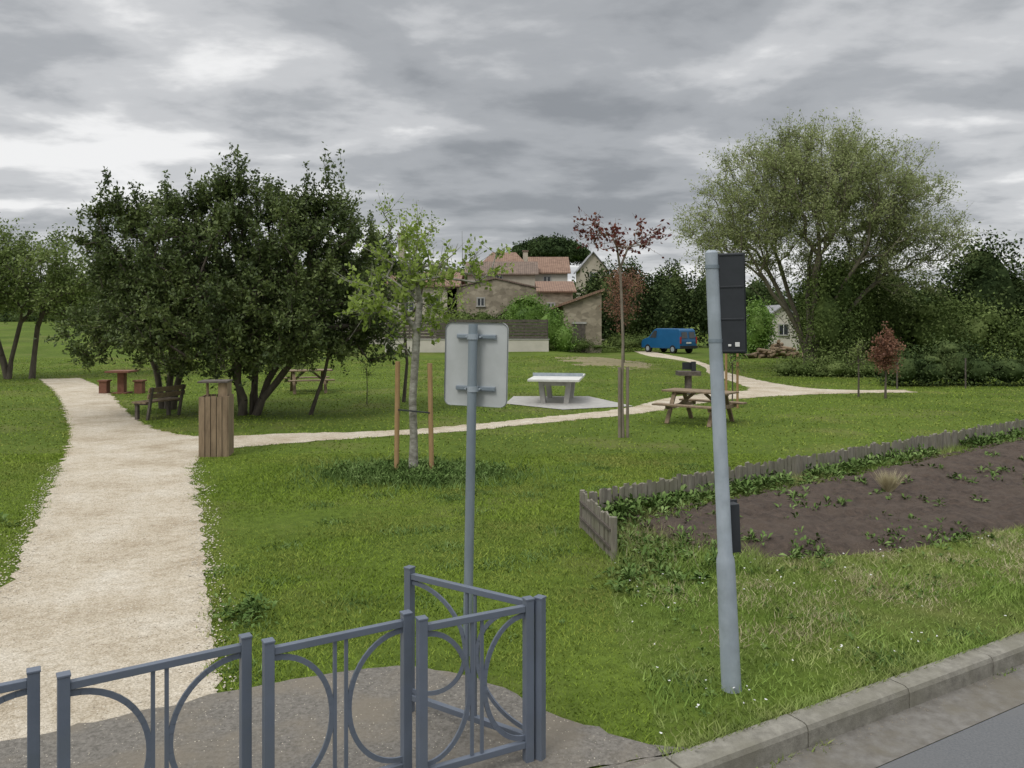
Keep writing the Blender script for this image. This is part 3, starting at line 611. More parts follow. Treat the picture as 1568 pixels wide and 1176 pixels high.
# --- big willow
wx, wy = 14.0, 38.0
bl = [(wx - .3, wy, 8.0, 4.4, 3.6, 3.3), (wx - 3.4, wy, 6.8, 2.7, 2.6, 2.2), (wx + 4.0, wy, 7.0, 3.0, 2.8, 2.5), (wx + .5, wy, 9.3, 3.3, 3, 2.0), (wx + 4.8, wy, 5.4, 2.2, 2, 1.8), (wx + 2.6, wy, 8.7, 2.8, 2.5, 2.0)]
st = []
for i in range(9):
    a = -1.1 + 2.2 * i / 8; tx = wx + math.sin(a) * 3.9; tz = 2.6 + math.cos(a) * 3.8; ty = wy + rng.normal(0, 1.2); pts = []
    for f in np.linspace(0, 1, 8):
        g = max(0, (f - .15) / .85)
        pts.append((wx + (tx - wx) * g ** 1.15 + rng.normal(0, .06) + .15 * math.sin(i * 2), wy + (ty - wy) * g, f * tz))
    st.append(pts)
tree('willow_tree', st, blob_pts(bl, 850, .4), M['bark_willow'], M['leaf_willow'], tw_k=8, tw_len=1.05, tw_up=.5, lpt=14, lL=.14, lW=.055, spread=.10, r_tip=.0105, pw=.5, bow=.05, rmax=.15, tw_r=.005)

def sapling(name, x, y, h, leaf, k=12, r=.3, bark=M['bark'], lpt=10):
    z = float(H(x, y))
    bl = [(x, y, z + h * .68, r, r, h * .3)]
    tree(name, [[(x, y, z - .02), (x + .01, y, z + h * .3), (x, y, z + h * .6)]], blob_pts(bl, k, .7), bark, leaf, tw_k=4, tw_len=.3, tw_up=.5, lpt=lpt, lL=.07, lW=.045, spread=.05, r_tip=.006, rmax=.03)
sapling('sapling', -4.3, 23.8, 1.5, M['leaf_young'], 5, .15, lpt=4)
sapling('sapling', 6.25, 22.8, 2.1, M['leaf_bright'], 9, .3, lpt=5)
sapling('sapling', 11.3, 26.2, 2.0, M['leaf_left'], 20, .3, lpt=7)
sapling('red_shrub', 11.9, 25.6, 2.15, M['leaf_redbrown'], 60, .26, lpt=18)
mb = MB()
for sx in (6.08, 6.4): mb.tube([(sx, 22.8, 0), (sx, 22.8, 1.6)], .035, M['wood_stake'], 8)
mb.build('tree_stakes')

# ------------------------------------------------------------------ foliage masses
def mass(name, blobs, n, leaf, L=.18, W=.1, core=True, sub=.25, k=30, corescale=.82):
    P = blob_pts(blobs, n // k, .22)
    C = (P[:, None] + rng.normal(0, sub, (len(P), k, 3))).reshape(-1, 3)
    V = leaf_quads(C, L, W); F = np.arange(len(V)).reshape(-1, 4); 
    if core:
        CV = []; CF = []; off = 0
        th = np.linspace(0, 2 * math.pi, 15)[:-1]; ph = np.linspace(.05, math.pi - .05, 9)
        for b in blobs:
            q = np.array([[b[0] + b[3] * corescale * math.cos(t) * math.sin(p), b[1] + b[4] * corescale * math.sin(t) * math.sin(p), b[2] + b[5] * corescale * math.cos(p)] for p in ph for t in th])
            q += rng.normal(0, .08, q.shape) * min(b[3], b[5])
            f = [(i * 14 + j, i * 14 + (j + 1) % 14, (i + 1) * 14 + (j + 1) % 14, (i + 1) * 14 + j) for i in range(8) for j in range(14)]
            CV.append(q); CF.append(np.array(f) + off); off += len(q)
        CV = np.concatenate(CV); CF = np.concatenate(CF)
        F = np.concatenate([F, CF + len(V)]); V = np.concatenate([V, CV])
    return np_mesh(name, V, F, [leaf])
def row(x0, x1, y0, y1, z0, z1, n, rx, ry, rzj=.3, zb=0):
    o = []
    for i in range(n):
        f = i / max(1, n - 1); h = z0 + (z1 - z0) * f + rng.normal(0, rzj); X = x0 + (x1 - x0) * f + rng.normal(0, rx * .2); Y = y0 + (y1 - y0) * f + rng.normal(0, ry * .3)
        o.append((X, Y, zb + h * .5, rx * rng.uniform(.8, 1.2), ry, h * .5))
        if rng.uniform() < .7: o.append((X + rng.normal(0, rx * .5), Y, zb + h * rng.uniform(.6, .9), rx * .6, ry * .7, h * .22))
    return o
mass('evergreen_trees', row(19, 50, 47, 47, 5.6, 6.8, 15, 2.2, 1.8, .8), 75000, M['leaf_dark'], .22, .13, corescale=.62, sub=.35)
mass('garden_trees', row(18, 48, 41, 42, 3.2, 4.6, 12, 1.8, 1.5, .8), 36000, M['leaf_mid'], .18, .11, corescale=.55, sub=.35)
mass('evergreen_trees', row(7.5, 17.5, 74, 74, 7.0, 7.0, 7, 1.6, 1.6, .7), 26000, M['leaf_dark'], .28, .18, corescale=.65, sub=.4)
mass('ivy_shrub', [(14.5, 37.0, 2.6, 1.2, .9, 2.6), (15.2, 37.2, 3.8, 1.0, .8, 1.9), (15.8, 40, 2.8, 1.8, 1.2, 2.6), (17.6, 41, 2.7, 1.8, 1.2, 2.6), (19, 42, 2.4, 2, 1.4, 2.8)], 36000, M['leaf_mid'], .14, .08, corescale=.5, sub=.3)
mass('hedge', row(14.8, 42, 30.5, 34, 1.15, 1.5, 26, .9, .8, .15), 42000, M['leaf_dark'], .11, .07, corescale=.7)
mass('brambles', row(12.2, 17, 36, 35, .6, .7, 8, .6, .5, .15), 9000, M['leaf_mid'], .1, .06)
mass('bright_bush', [(17.2, 56, 2.0, 1.0, 1.0, 1.8), (16.6, 56, 1.2, .9, 1, 1.2), (14.6, 52, 1.3, .6, .6, 1.4)], 8000, M['leaf_bright'], .18, .1)
mass('laurel_bush', [(2.9, 59, 1.7, 1.0, .8, 1.6), (1.2, 61.8, 2.2, 1.8, .9, 2.1), (3.7, 58.5, 1.1, .8, .7, 1.2)], 14000, M['leaf_bright'], .17, .1)
mass('hedge', row(-5, -.5, 64, 64, 3.4, 3.2, 5, 1.1, .8, .2), 8000, M['leaf_mid'], .18, .1)
mass('small_shrubs', row(3, 12, 58.5, 66, .5, .8, 9, .7, .5, .15, .3), 7000, M['leaf_mid'], .12, .07)
mass('distant_trees', row(-90, -8, 105, 118, 5, 7.5, 26, 3.2, 2.5, .9, 2.2), 50000, M['leaf_mid'], .45, .3, sub=.6, corescale=.7)
mass('distant_trees', row(-10, 100, 125, 110, 8, 7.5, 28, 3.4, 2.5, 1, .5), 40000, M['leaf_dark'], .45, .3, sub=.6, corescale=.7)
mass('distant_hedge', row(-60, -14, 92, 88, 1.8, 2.2, 26, 1.8, 1.3, .3, 1.6), 22000, M['leaf_dark'], .3, .2)
mass('garden_trees', [(-13.5, 70, 5.0, 3.0, 2, 3), (-17.5, 72, 4.5, 2.6, 2, 2.8), (-22, 70, 4.0, 3, 2, 2.4)], 18000, M['leaf_mid'], .25, .15, sub=.35)
pb = [(5.2, 112, 12.0, 5.2, 4, 1.5), (2.0, 112, 11.7, 2.6, 3, 1.1), (8.6, 112, 11.6, 2.6, 3, 1.1), (5.2, 112, 12.9, 3.4, 3, .9)]
po = empty('umbrella_pine_tree')
mass('crown', pb, 22000, M['leaf_pine'], .4, .2, sub=.3).parent = po
mb = MB(); mb.tube([(5.2, 112, 0), (5.0, 112, 5), (5.2, 112, 11.5)], [.45, .35, .25], M['bark'], 8)
for q in (-3, 3, -1.2, 1.4): mb.tube([(5.1, 112, 8), (5.1 + q, 112, 11.4)], [.2, .1], M['bark'], 6)
mb.build('trunk', po)

# ------------------------------------------------------------------ buildings
def house(name, x0, x1, y0, y1, zb, ze, zr, wall, roof, axis='x', wins=(), chim=None, hip=0, ov=.3):
    e = empty(name, ((x0 + x1) / 2, (y0 + y1) / 2, 0)); ox, oy = e.location.x, e.location.y
    X0, X1, Y0, Y1 = x0 - ox, x1 - ox, y0 - oy, y1 - oy
    w = MB()
    if axis == 'x':
        sec = [(Y0, zb), (Y1, zb), (Y1, ze), (0, zr), (Y0, ze)]
        if hip: sec = [(Y0, zb), (Y1, zb), (Y1, ze), (Y0, ze)]
        vs = [(x, a, b) for x in (X0, X1) for a, b in sec]
    else:
        sec = [(X0, zb), (X1, zb), (X1, ze), (0, zr), (X0, ze)]
        vs = [(a, y, b) for y in (Y1, Y0) for a, b in sec]
    n = len(sec)
    w.add(vs, [tuple(reversed(range(n))), tuple(range(n, 2 * n))] + [(k, (k + 1) % n, (k + 1) % n + n, k + n) for k in range(n)], wall)
    w.build('walls', e)
    r = MB(); t = .12
    if axis == 'x':
        s = (zr - ze) / (Y1 - 0); za = ze - s * ov
        h = hip
        A = [(X0 - ov, Y0 - ov, za + .04), (X1 + ov, Y0 - ov, za + .04), (X1 - h + (ov if not h else 0), 0, zr + .04), (X0 + h - (ov if not h else 0), 0, zr + .04), (X1 + ov, Y1 + ov, za + .04), (X0 - ov, Y1 + ov, za + .04)]
    else:
        s = (zr - ze) / X1; za = ze - s * ov
        A = [(X0 - ov, Y1 + ov, za + .04), (X0 - ov, Y0 - ov, za + .04), (0, Y0 - ov, zr + .04), (0, Y1 + ov, zr + .04), (X1 + ov, Y0 - ov, za + .04), (X1 + ov, Y1 + ov, za + .04)]
    B = [(a, b, c + t) for a, b, c in A]
    r.add(A + B, [(6, 7, 8, 9), (9, 8, 10, 11), (0, 3, 2, 1), (3, 5, 4, 2), (0, 1, 7, 6), (4, 5, 11, 10), (1, 2, 8, 7), (2, 4, 10, 8), (3, 0, 6, 9), (5, 3, 9, 11)], roof)
    r.build('roof', e)
    for (cx, cz, ww, wh) in wins:
        m = MB(); cx -= ox
        m.box((cx, Y0 - .01, cz), (ww, .06, wh), M['glass'])
        for sx in (-1, 1): m.box((cx + sx * (ww / 2 + .05), Y0 - .03, cz), (.1, .1, wh + .2), M['concrete'])
        m.box((cx, Y0 - .05, cz - wh / 2 - .05), (ww + .3, .16, .1), M['concrete'])
        m.box((cx, Y0 - .035, cz + wh / 2 + .05), (ww, .08, .1), M['concrete'])
        m.box((cx, Y0 - .045, cz), (.05, .03, wh), M['white'])
        m.build('window', e)
    if chim:
        m = MB(); m.box((chim[0] - ox, chim[1] - oy, (chim[2] + chim[3]) / 2), (chim[4], chim[4], chim[3] - chim[2]), M['render_beige']); m.box((chim[0] - ox, chim[1] - oy, chim[3]), (chim[4] + .15, chim[4] + .15, .15), M['tile_dark']); m.build('chimney', e)
    return e
house('tiled_house', -3.6, 1.9, 80, 90, 0, 7.3, 9.5, M['render_beige'], M['tile'], 'x', [(0.3, 6.4, .6, .9)], (1.4, 84, 8, 9.7, .5), hip=1.5)
house('tiled_house', 1.9, 5.4, 78, 84, 0, 7.1, 8.7, M['render_white'], M['tile'], 'x', [(3.4, 6.3, .6, .8)])
house('tiled_house', -4.2, 2.2, 76, 79.5, 0, 6.9, 8.0, M['render_beige'], M['tile_dark'], 'x', [(-1.2, 6.3, .5, .7)])
house('stone_barn', -5.4, 2.6, 67, 74, 0, 5.0, 5.9, M['stone'], M['tile_dark'], 'y', [(-2.6, 4.0, .5, .6)], ov=.12)
house('stone_barn', 2.3, 5.0, 66, 73, 0, 4.8, 5.7, M['stone'], M['tile'], 'x', [(3.2, 3.6, .5, .5)])
house('rendered_house', -10.4, -4.6, 67, 75, 0, 5.3, 6.6, M['render_beige'], M['tile'], 'x', [(-8.6, 3.9, .8, 1.2), (-6.4, 3.9, .8, 1.2)], (-9.6, 70, 5.8, 10.0, .6))
house('rendered_house', -17, -10.8, 69, 76, 0, 4.6, 6.0, M['render_white'], M['tile'], 'x', [(-15, 3.4, .8, 1.1), (-12.5, 3.4, .8, 1.1)])
house('grey_house', 7.8, 10.8, 92, 98, 0, 8.4, 10.2, M['render_beige'], M['slate'], 'y', [(9.3, 7.4, .7, 1)])
house('white_house', 20.8, 23.6, 66, 72, 0, 2.6, 3.6, M['render_white'], M['slate'], 'y', [(22.3, 1.7, .7, .8)])
e = empty('stone_shed', (5.0, 62, 0)); w = MB()
w.add([(-1.1, -1, 0), (1.8, -1, 0), (1.8, -1, 4.6), (-1.1, -1, 3.6), (-1.1, 6, 0), (1.8, 6, 0), (1.8, 6, 4.6), (-1.1, 6, 3.6)], [(0, 1, 2, 3), (5, 4, 7, 6), (4, 0, 3, 7), (1, 5, 6, 2), (3, 2, 6, 7)], M['stone']); w.build('walls', e)
r = MB(); r.add([(-2.0, -1.3, 3.32), (2.0, -1.3, 4.72), (2.0, 6.2, 4.72), (-2.0, 6.2, 3.32), (-2.0, -1.3, 3.5), (2.0, -1.3, 4.9), (2.0, 6.2, 4.9), (-2.0, 6.2, 3.5)], [(3, 2, 1, 0), (4, 5, 6, 7), (0, 1, 5, 4), (1, 2, 6, 5), (2, 3, 7, 6), (3, 0, 4, 7)], M['tile']); r.build('roof', e)
d = MB(); d.box((.1, -1.02, 1.2), (.9, .08, 2.0), M['wood_dark']); d.box((.1, -1.04, 2.28), (1.1, .12, .15), M['concrete']); d.build('door', e)
e = empty('slatted_fence', (0, 57, 0)); m = MB()
m.box((-3.2, 0, .65), (11.6, .2, .9), M['render_white']); m.box((-3.2, 0, 1.13), (11.7, .28, .06), M['concrete']); m.build('low_wall', e)
m = MB()
for i in range(6): m.box((-3.2, -.02, 1.28 + i * .23), (11.4, .03, .19), M['wood_dark'])
m.build('slats', e); m = MB()
for i in range(8): m.box((-8.9 + i * 1.63, .05, 1.85), (.1, .1, 1.38), M['wood_dark'])
m.build('posts', e)

# ------------------------------------------------------------------ wooden picket edging
mb = MB()
def picket(a, b):
    L = np.linalg.norm(b - a); n = int(L / .082); d = (b - a) / L
    for i in range(n):
        p = a + d * (i + .5) * L / n; h = .42 + rng.normal(0, .018); w = rng.uniform(.066, .080)
        q = rng.normal(0, .006)
        th = .012; lean = rng.normal(0, .014)
        vs = [(p[0] + d[0] * (x * w / 2 + (lean if z > 0 else 0)) - d[1] * (yy * th + q), p[1] + d[1] * (x * w / 2 + (lean if z > 0 else 0)) + d[0] * (yy * th + q), z + (rng.normal(0, .012) if z > 0 else 0)) for z in (-.05, h) for x in (-1, 1) for yy in (-1, 1)]
        mb.add(vs, [(0, 1, 3, 2), (4, 6, 7, 5), (0, 4, 5, 1), (2, 3, 7, 6), (0, 2, 6, 4), (1, 5, 7, 3)], M['wood_grey'])
    for z in (.12, .31): mb.beam((a[0] - d[1] * .03, a[1] + d[0] * .03, z), (b[0] - d[1] * .03, b[1] + d[0] * .03, z), .02, .03, M['wood_dark'])
picket(FA, FB); picket(FB, FC)
for p in (FA, FB): mb.tube([(p[0], p[1], -.05), (p[0], p[1], .45)], .035, M['wood_grey'], 8)
mb.build('picket_fence')

# ------------------------------------------------------------------ metal barriers
def barrier(p, q, h=.92):
    p = Vector((p[0], p[1], 0)); q = Vector((q[0], q[1], 0)); d = (q - p); L = d.length; d.normalize(); mt = M['barrier']
    o = empty('pedestrian_barrier', p)
    P = lambda s, z: Vector((d.x * s, d.y * s, z))
    m = MB()
    for s in (0, L):
        m.beam(P(s, -.02), P(s, h), .05, .05, mt, up=d); m.beam(P(s, h), P(s, h + .012), .056, .056, mt, up=d)
    m.build('posts', o, bevel=.003)
    m = MB(); m.beam(P(.025, h - .045), P(L - .025, h - .045), .036, .036, mt); m.beam(P(.025, .11), P(L - .025, .11), .036, .036, mt); m.build('rails', o, bevel=.003)
    m = MB(); zt, zb = h - .063, .128
    for s in (-.03, .03): m.beam(P(L / 2 + s, zb), P(L / 2 + s, zt), .014, .018, mt, up=d)
    zc = (zt + zb) / 2; hh_ = (zt - zb) / 2 - .02; ww = L / 2 - .03 - .04
    for sg in (-1, 1):
        pts = []
        for i in range(25):
            t = -1 + 2 * i / 24; a = t * math.pi / 2
            pts.append(P(L / 2 + sg * (.045 + ww * (1 - math.cos(a))), zc + hh_ * math.sin(a)))
        for i in range(24): m.beam(pts[i], pts[i + 1] + (pts[i + 1] - pts[i]) * .05, .012, .026, mt, up=(0, 0, 1) if abs((pts[i + 1] - pts[i]).normalized().z) < .9 else tuple(d))
    m.build('hoops', o)
for a, b in [((-2.85, 3.18), (-2.15, 3.61)), ((-1.99, 3.565), (-1.327, 4.0)), ((-1.195, 3.94), (-.569, 4.32)), ((-.476, 4.24), (.092, 4.54)), ((-.652, 5.11), (.159, 4.56))]:
    barrier(a, b)

# ------------------------------------------------------------------ traffic sign (seen from behind)
o = empty('traffic_sign', (-.335, 6.0, 0))
m = MB(); m.tube([(0, 0, -.02), (.045, 0, 2.47)], .035, M['galv_dark'], 16); m.build('pole', o)
def rrect(w, h, r, n=6):
    pts = []
    for cx, cy, a0 in ((w / 2 - r, h / 2 - r, 0), (-w / 2 + r, h / 2 - r, 90), (-w / 2 + r, -h / 2 + r, 180), (w / 2 - r, -h / 2 + r, 270)):
        for i in range(n + 1):
            a = math.radians(a0 + 90 * i / n); pts.append((cx + r * math.cos(a), cy + r * math.sin(a)))
    return pts
R = Euler((0, math.radians(1.2), math.radians(-18))).to_matrix()
def plate(m, w, h, r, y0, y1, mat_, rim=False):
    pp = rrect(w, h, r); n = len(pp)
    vs = [R @ Vector((a, y, b)) for y in (y0, y1) for a, b in pp]
    fs = [(k, (k + 1) % n, (k + 1) % n + n, k + n) for k in range(n)]
    if not rim: fs += [tuple(range(n)), tuple(reversed(range(n, 2 * n)))]
    m.add(vs, fs, mat_)
m = MB(); plate(m, .50, .63, .05, .045, .050, M['sign_back']); plate(m, .504, .634, .052, .034, .052, M['sign_back'], True); plate(m, .496, .626, .049, .034, .045, M['sign_back'], True)
m.build('plate', o, loc=(.05, .02, 2.165))
m = MB()
for z in (.21, -.18):
    c = [R @ Vector((a, .034, z)) for a in (-.15, .16)]; m.beam(c[0], c[1], .022, .035, M['galv'])
    c = [R @ Vector((a, .018, z)) for a in (-.15, .16)]; m.beam(c[0], c[1], .006, .02, M['galv_dark'])
    m.tube([(-.008, -.02, z - .02), (-.008, -.02, z + .02)], .042, M['galv'], 16)
    for sx in (-.06, .05): m.tube([R @ Vector((sx, -.02, z)), R @ Vector((sx, .03, z))], .008, M['galv'], 8)
m.build('brackets', o, loc=(.05, .02, 2.165))

# ------------------------------------------------------------------ traffic light pole
o = empty('traffic_light', (1.486, 5.44, 0))
lx = lambda z: -.046 * z
m = MB(); m.tube([(lx(z), 0, z) for z in (-.02, .02, .85, .88, .92, 2.955)], [.072, .066, .062, .060, .049, .043], M['galv'], 20); m.tube([(lx(2.955), 0, 2.955), (lx(2.97), 0, 2.972)], [.043, .03], M['galv'], 20); m.build('pole', o)
m = MB()
Rh = Euler((0, math.radians(-1.2), math.radians(-12))).to_matrix()
def hb(c, s, mt): 
    v = [Rh @ Vector((c[0] + s[0] / 2 * a, c[1] + s[1] / 2 * b, c[2] + s[2] / 2 * d_)) for a in (-1, 1) for b in (-1, 1) for d_ in (-1, 1)]
    m.add(v, [(0, 1, 3, 2), (4, 6, 7, 5), (0, 4, 5, 1), (2, 3, 7, 6), (0, 2, 6, 4), (1, 5, 7, 3)], mt)
hb((0, 0, 0), (.165, .11, .67), M['black']); hb((0, .062, 0), (.20, .016, .69), M['black'])
for z in (.335, .112, -.112, -.335): hb((0, -.057, z * .97), (.155, .008, .012), M['black'])
for z in (.22, 0, -.22):
    m.tube([Rh @ Vector((0, .07, z)), Rh @ Vector((0, .20, z - .02))], [.085, .08], M['black'], 16, cap=False)
hb((.03, -.064, -.28), (.03, .004, .03), M['white']); hb((-.02, -.064, -.285), (.02, .004, .015), M['white'])
m.build('signal_head', o, loc=(.005, .02, 2.615), bevel=.004)
m = MB()
for z in (2.86, 2.36): m.beam((lx(z), .0, z), (lx(z) + .12, .02, z), .04, .03, M['black']); m.tube([(lx(z), 0, z - .012), (lx(z), 0, z + .012)], .048, M['galv_dark'], 16)
m.build('brackets', o)
m = MB(); m.box((.02, .07, 1.08), (.085, .09, .33), M['black'], (0, -.04, .2)); m.box((.03, .125, 1.08), (.1, .02, .35), M['black'], (0, -.04, .2)); m.tube([(.03, .13, 1.15), (.04, .2, 1.15)], .035, M['black'], 12); m.tube([(.03, .13, 1.02), (.04, .2, 1.02)], .035, M['black'], 12); m.build('repeater_signal', o, bevel=.004)

# ------------------------------------------------------------------ wooden litter bin
o = empty('litter_bin', (-5.48, 14.9, 0), math.radians(8)); m = MB()
for side in range(4):
    for i in range(5):
        a = -.2 + i * .1; hz = 1.10 + rng.normal(0, .006)
        if side == 0: m.box((a, -.24, hz / 2), (.088, .022, hz), M['wood_tan'])
        if side == 1: m.box((a, .24, hz / 2), (.088, .022, hz), M['wood_tan'])
        if side == 2: m.box((-.25, a, hz / 2), (.022, .088, hz), M['wood_tan'])
        if side == 3: m.box((.25, a, hz / 2), (.022, .088, hz), M['wood_tan'])
m.box((0, 0, .55), (.44, .44, 1.0), M['black'])
m.build('slats', o)
m = MB(); m.box((.15, .0, 1.22), (.16, .40, .26), M['wood_tan']); m.box((-.2, .18, 1.2), (.04, .04, .3), M['wood_tan']); m.box((-.02, .0, 1.365), (.52, .52, .03), M['wood_dark']); m.build('roof', o)

# ------------------------------------------------------------------ picnic tables
def picnic(name, loc, rot, L=1.9, col=None):
    wd = col or M['wood_table']; o = empty(name, loc, rot); m = MB()
    for i in range(5): m.box((0, -.30 + i * .15, .76), (L, .135, .04), wd)
    m.build('table_top', o, bevel=.005); m = MB()
    for s in (-1, 1):
        for j in (0, 1): m.box((0, s * (.66 + j * .14), .46), (L, .125, .04), wd)
    m.build('benches', o, bevel=.005); m = MB()
    for x in (-L * .32, L * .32):
        for s in (-1, 1): m.beam((x, s * .24, .74), (x, s * .68, 0), .045, .10, wd, up=(1, 0, 0))
        m.beam((x + .045, -.80, .40), (x + .045, .80, .40), .045, .09, wd); m.beam((x + .045, -.32, .70), (x + .045, .32, .70), .045, .08, wd)
        m.beam((x, 0, .40), (x * .25, 0, .72), .04, .07, wd)
    m.build('frame', o); return o
picnic('picnic_table', (4.58, 19.6, 0), math.radians(-38), 1.7)
picnic('picnic_table', (-7.05, 27.8, 0), math.radians(20), 1.6)
o = empty('garden_table', (-13.3, 27.4, 0)); m = MB(); m.box((0, 0, .75), (.8, .8, .06), M['wood_red']); m.box((0, 0, .37), (.22, .22, .7), M['wood_red']); m.box((0, 0, .02), (.5, .5, .04), M['wood_red']); m.build('table', o)
for sx in (-.6, .6):
    m = MB(); m.box((sx, 0, .43), (.34, .34, .05), M['wood_red']); m.box((sx, 0, .2), (.26, .26, .4), M['wood_red']); m.build('stool', o)
o = empty('park_bench', (-9.1, 20.6, 0), math.radians(72)); m = MB()
for i in range(3): m.box((0, -.16 + i * .15, .44), (1.3, .13, .04), M['wood_table'])
m.build('seat', o); m = MB()
for i in range(2): m.box((0, -.30 - i * .03, .60 + i * .15), (1.3, .03, .12), M['wood_table'], (.2, 0, 0))
m.build('backrest', o); m = MB()
for x in (-.55, .55):
    m.box((x, .12, .21), (.08, .08, .42), M['wood_dark']); m.beam((x, -.2, 0), (x, -.35, .82), .06, .06, M['wood_dark']); m.beam((x, -.25, .40), (x, .2, .40), .05, .05, M['wood_dark'])
m.build('legs', o)
o = empty('table_tennis_table', (1.42, 24.9, 0), math.radians(-9)); m = MB()
m.box((0, 0, .72), (1.525, 2.74, .07), M['concrete_w']); m.build('top', o, bevel=.01)
m = MB(); m.box((0, 0, .81), (1.56, .02, .10), M['galv']); m.build('net', o); m = MB()
for s in (-.85, .85):
    for q in (-1, 1): m.beam((q * .42, s, .685), (q * .34, s, 0), .14, .3, M['concrete'], up=(0, 1, 0))
    m.box((0, s, .60), (.9, .22, .12), M['concrete'])
m.build('legs', o)
o = empty('barbecue', (5.9, 26.9, 0)); m = MB(); m.tube([(0, 0, 0), (0, 0, .75)], .12, M['wood_dark'], 12); m.build('pedestal', o); m = MB(); m.box((0, 0, .72), (.75, .5, .14), M['wood_dark']); m.box((.05, .22, .95), (.4, .05, .25), M['black']); m.box((.2, .1, .95), (.14, .14, .3), M['black']); m.build('grill', o)

# ------------------------------------------------------------------ van
def van():
    o = empty('blue_van', (12.0, 61.5, 0), math.radians(122))
    prof = [(-2.1, .35), (-2.12, .9), (-2.0, 1.72), (-1.85, 1.85), (.55, 1.86), (.8, 1.78), (1.35, 1.18), (2.0, 1.0), (2.15, .8), (2.15, .35)]
    m = MB()
    def hw(z): return .87 if z < 1.05 else .87 - .12 * (z - 1.05) / .8
    n = len(prof); vs = [(x, s * hw(z), z) for s in (1, -1) for x, z in prof]
    m.add(vs, [tuple(reversed(range(n))), tuple(range(n, 2 * n))] + [(k, (k + 1) % n, (k + 1) % n + n, k + n) for k in range(n)], M['van_blue']); m.build('body', o, bevel=.05)
    m = MB()
    for s in (1, -1):
        m.add([(.45, s * .875, 1.15), (1.2, s * .872, 1.15), (.75, s * .80, 1.68), (.45, s * .80, 1.68)], [(0, 1, 2, 3) if s < 0 else (3, 2, 1, 0)], M['glass'])
    m.add([(1.36, -.7, 1.22), (1.36, .7, 1.22), (.88, .66, 1.75), (.88, -.66, 1.75)], [(0, 1, 2, 3)], M['glass'])
    m.add([(-2.11, .1, 1.15), (-2.11, .68, 1.15), (-2.035, .64, 1.6), (-2.035, .1, 1.6)], [(3, 2, 1, 0)], M['glass'])
    m.add([(-2.11, -.1, 1.15), (-2.11, -.68, 1.15), (-2.035, -.64, 1.6), (-2.035, -.1, 1.6)], [(0, 1, 2, 3)], M['glass'])
    m.build('windows', o); m = MB()
    for x in (-1.35, 1.4):
        for s in (1, -1): m.tube([(x, s * .68, .31), (x, s * .89, .31)], .31, M['rubber'], 20); m.tube([(x, s * .88, .31), (x, s * .9, .31)], .18, M['galv'], 14)
    m.build('wheels', o); m = MB()
    for s in (1, -1): m.box((-2.12, s * .8, 1.0), (.06, .1, .5), M['red_lens'])
    m.box((-2.15, 0, .48), (.12, 1.7, .2), M['rubber']); m.box((-2.15, 0, .8), (.02, .5, .11), M['white']); m.box((2.17, 0, .48), (.1, 1.7, .22), M['rubber']); m.build('lights_and_bumpers', o)
van()
mb = MB()
for i in range(46):
    cx = 17.6 + rng.normal(0, 1.1); z = .15 + abs(rng.normal(0, .35)) * max(0, 1 - abs(cx - 17.6) / 2.2); a = rng.normal(0, .7); L = rng.uniform(.5, 1.3)
    mb.tube([(cx - L * math.cos(a) / 2, 53 + rng.normal(0, .6), z + rng.normal(0, .08)), (cx + L * math.cos(a) / 2, 53 + L * math.sin(a), z + rng.normal(0, .1))], rng.uniform(.07, .15), M['wood_table'] if i % 3 else M['wood_tan'], 8)
mb.build('log_pile')
mb = MB()
for i in range(4): 
    x = 14.0 + i * 2.6; mb.tube([(x, 29.2 + i * .2, 0), (x, 29.2 + i * .2, 1.1)], .03, M['wood_dark'], 6)
mb.build('fence_posts')

# ------------------------------------------------------------------ world, sun, camera
SUN_EL, SUN_AZ = math.radians(52), math.radians(215)
w = bpy.data.worlds.new('World'); scene.world = w; w.use_nodes = True; nt = w.node_tree; nt.nodes.clear()
out = nt.nodes.new('ShaderNodeOutputWorld'); bg = nt.nodes.new('ShaderNodeBackground'); bg.inputs['Strength'].default_value = .1
sky = nt.nodes.new('ShaderNodeTexSky'); sky.sky_type = 'NISHITA'; sky.sun_disc = False; sky.sun_elevation = SUN_EL; sky.sun_rotation = SUN_AZ
tc = nt.nodes.new('ShaderNodeTexCoord'); sp_ = nt.nodes.new('ShaderNodeSeparateXYZ'); nt.links.new(tc.outputs['Generated'], sp_.inputs[0])
def mth(op, a, b):
    n = nt.nodes.new('ShaderNodeMath'); n.operation = op
    for i, v in enumerate((a, b)):
        if isinstance(v, (int, float)): n.inputs[i].default_value = v
        else: nt.links.new(v, n.inputs[i])
    return n.outputs[0]
zc_ = mth('MAXIMUM', sp_.outputs[2], 0.0)
den = mth('ADD', zc_, .15)
cb = nt.nodes.new('ShaderNodeCombineXYZ'); nt.links.new(mth('DIVIDE', sp_.outputs[0], den), cb.inputs[0]); nt.links.new(mth('DIVIDE', sp_.outputs[1], den), cb.inputs[1])
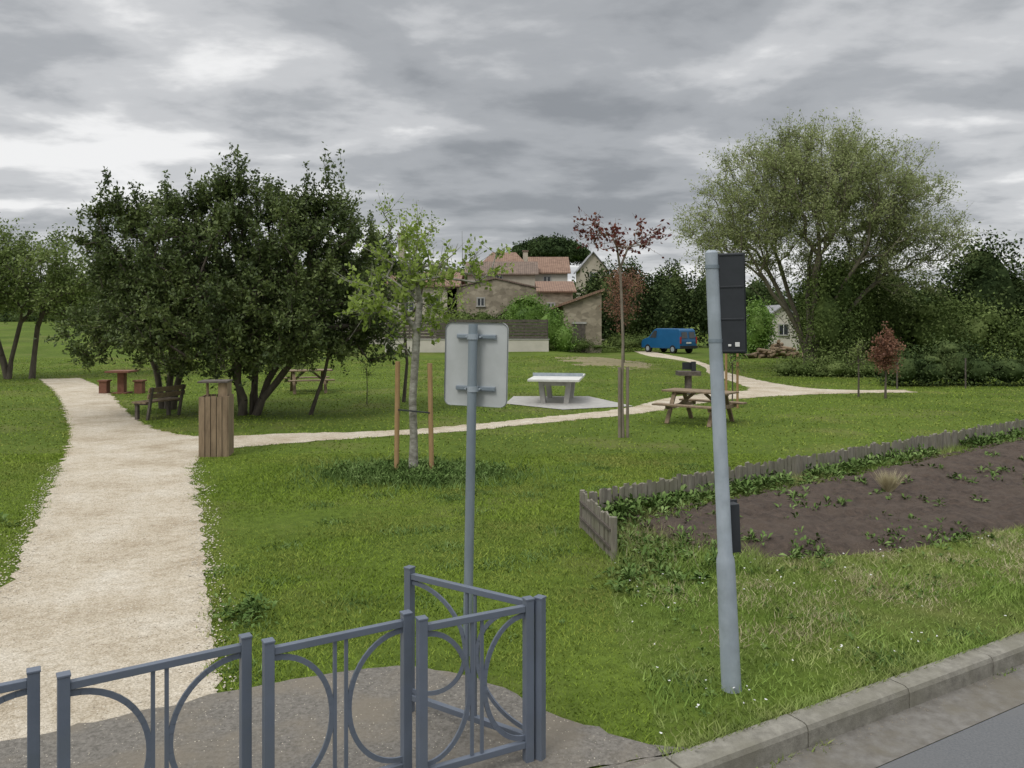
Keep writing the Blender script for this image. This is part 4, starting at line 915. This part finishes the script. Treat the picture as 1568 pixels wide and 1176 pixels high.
def mapn(loc, sc):
    mp = nt.nodes.new('ShaderNodeMapping'); mp.inputs['Location'].default_value = loc; mp.inputs['Scale'].default_value = sc; nt.links.new(cb.outputs[0], mp.inputs['Vector']); return mp.outputs[0]
nA = noise(nt, mapn((3.1, 1.7, 0), (.8, .95, 1)), .75, 2, .45, 0)
nB = noise(nt, mapn((7.3, 4.1, 0), (.9, 1.1, 1)), 2.2, 9, .54, .15)
s = mth('ADD', mth('MULTIPLY', nA.outputs['Fac'], .52), mth('MULTIPLY', nB.outputs['Fac'], .48))
r = ramp(nt, [(.36, (.27, .285, .305)), (.45, (.39, .405, .425)), (.52, (.56, .57, .585)), (.60, (.86, .86, .86))]); r.color_ramp.interpolation = 'EASE'
nt.links.new(s, r.inputs['Fac'])
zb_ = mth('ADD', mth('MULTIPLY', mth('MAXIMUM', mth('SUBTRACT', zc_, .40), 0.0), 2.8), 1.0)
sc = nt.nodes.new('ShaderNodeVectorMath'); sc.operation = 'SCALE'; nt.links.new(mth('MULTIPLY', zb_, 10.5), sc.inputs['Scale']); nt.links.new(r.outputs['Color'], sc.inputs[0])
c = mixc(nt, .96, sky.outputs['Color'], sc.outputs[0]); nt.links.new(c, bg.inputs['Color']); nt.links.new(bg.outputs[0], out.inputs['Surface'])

sd = bpy.data.lights.new('sun', 'SUN'); sd.energy = 1.4; sd.angle = math.radians(20); sd.color = (1, .965, .91)
so = bpy.data.objects.new('sun', sd); COL.objects.link(so)
dirv = Vector((math.sin(SUN_AZ) * math.cos(SUN_EL), math.cos(SUN_AZ) * math.cos(SUN_EL), math.sin(SUN_EL)))
so.rotation_euler = dirv.to_track_quat('Z', 'Y').to_euler(); so.location = (0, 0, 30)

cd = bpy.data.cameras.new('camera'); cd.sensor_width = 36; cd.lens = 28.24; cd.shift_y = -.0625; cd.clip_end = 3000; cd.clip_start = .05
co = bpy.data.objects.new('camera', cd); COL.objects.link(co); co.location = (0, 0, 2.5); co.rotation_euler = (math.radians(90), 0, 0); scene.camera = co
scene.view_settings.view_transform = 'Standard'; scene.view_settings.look = 'None'; scene.view_settings.exposure = 0
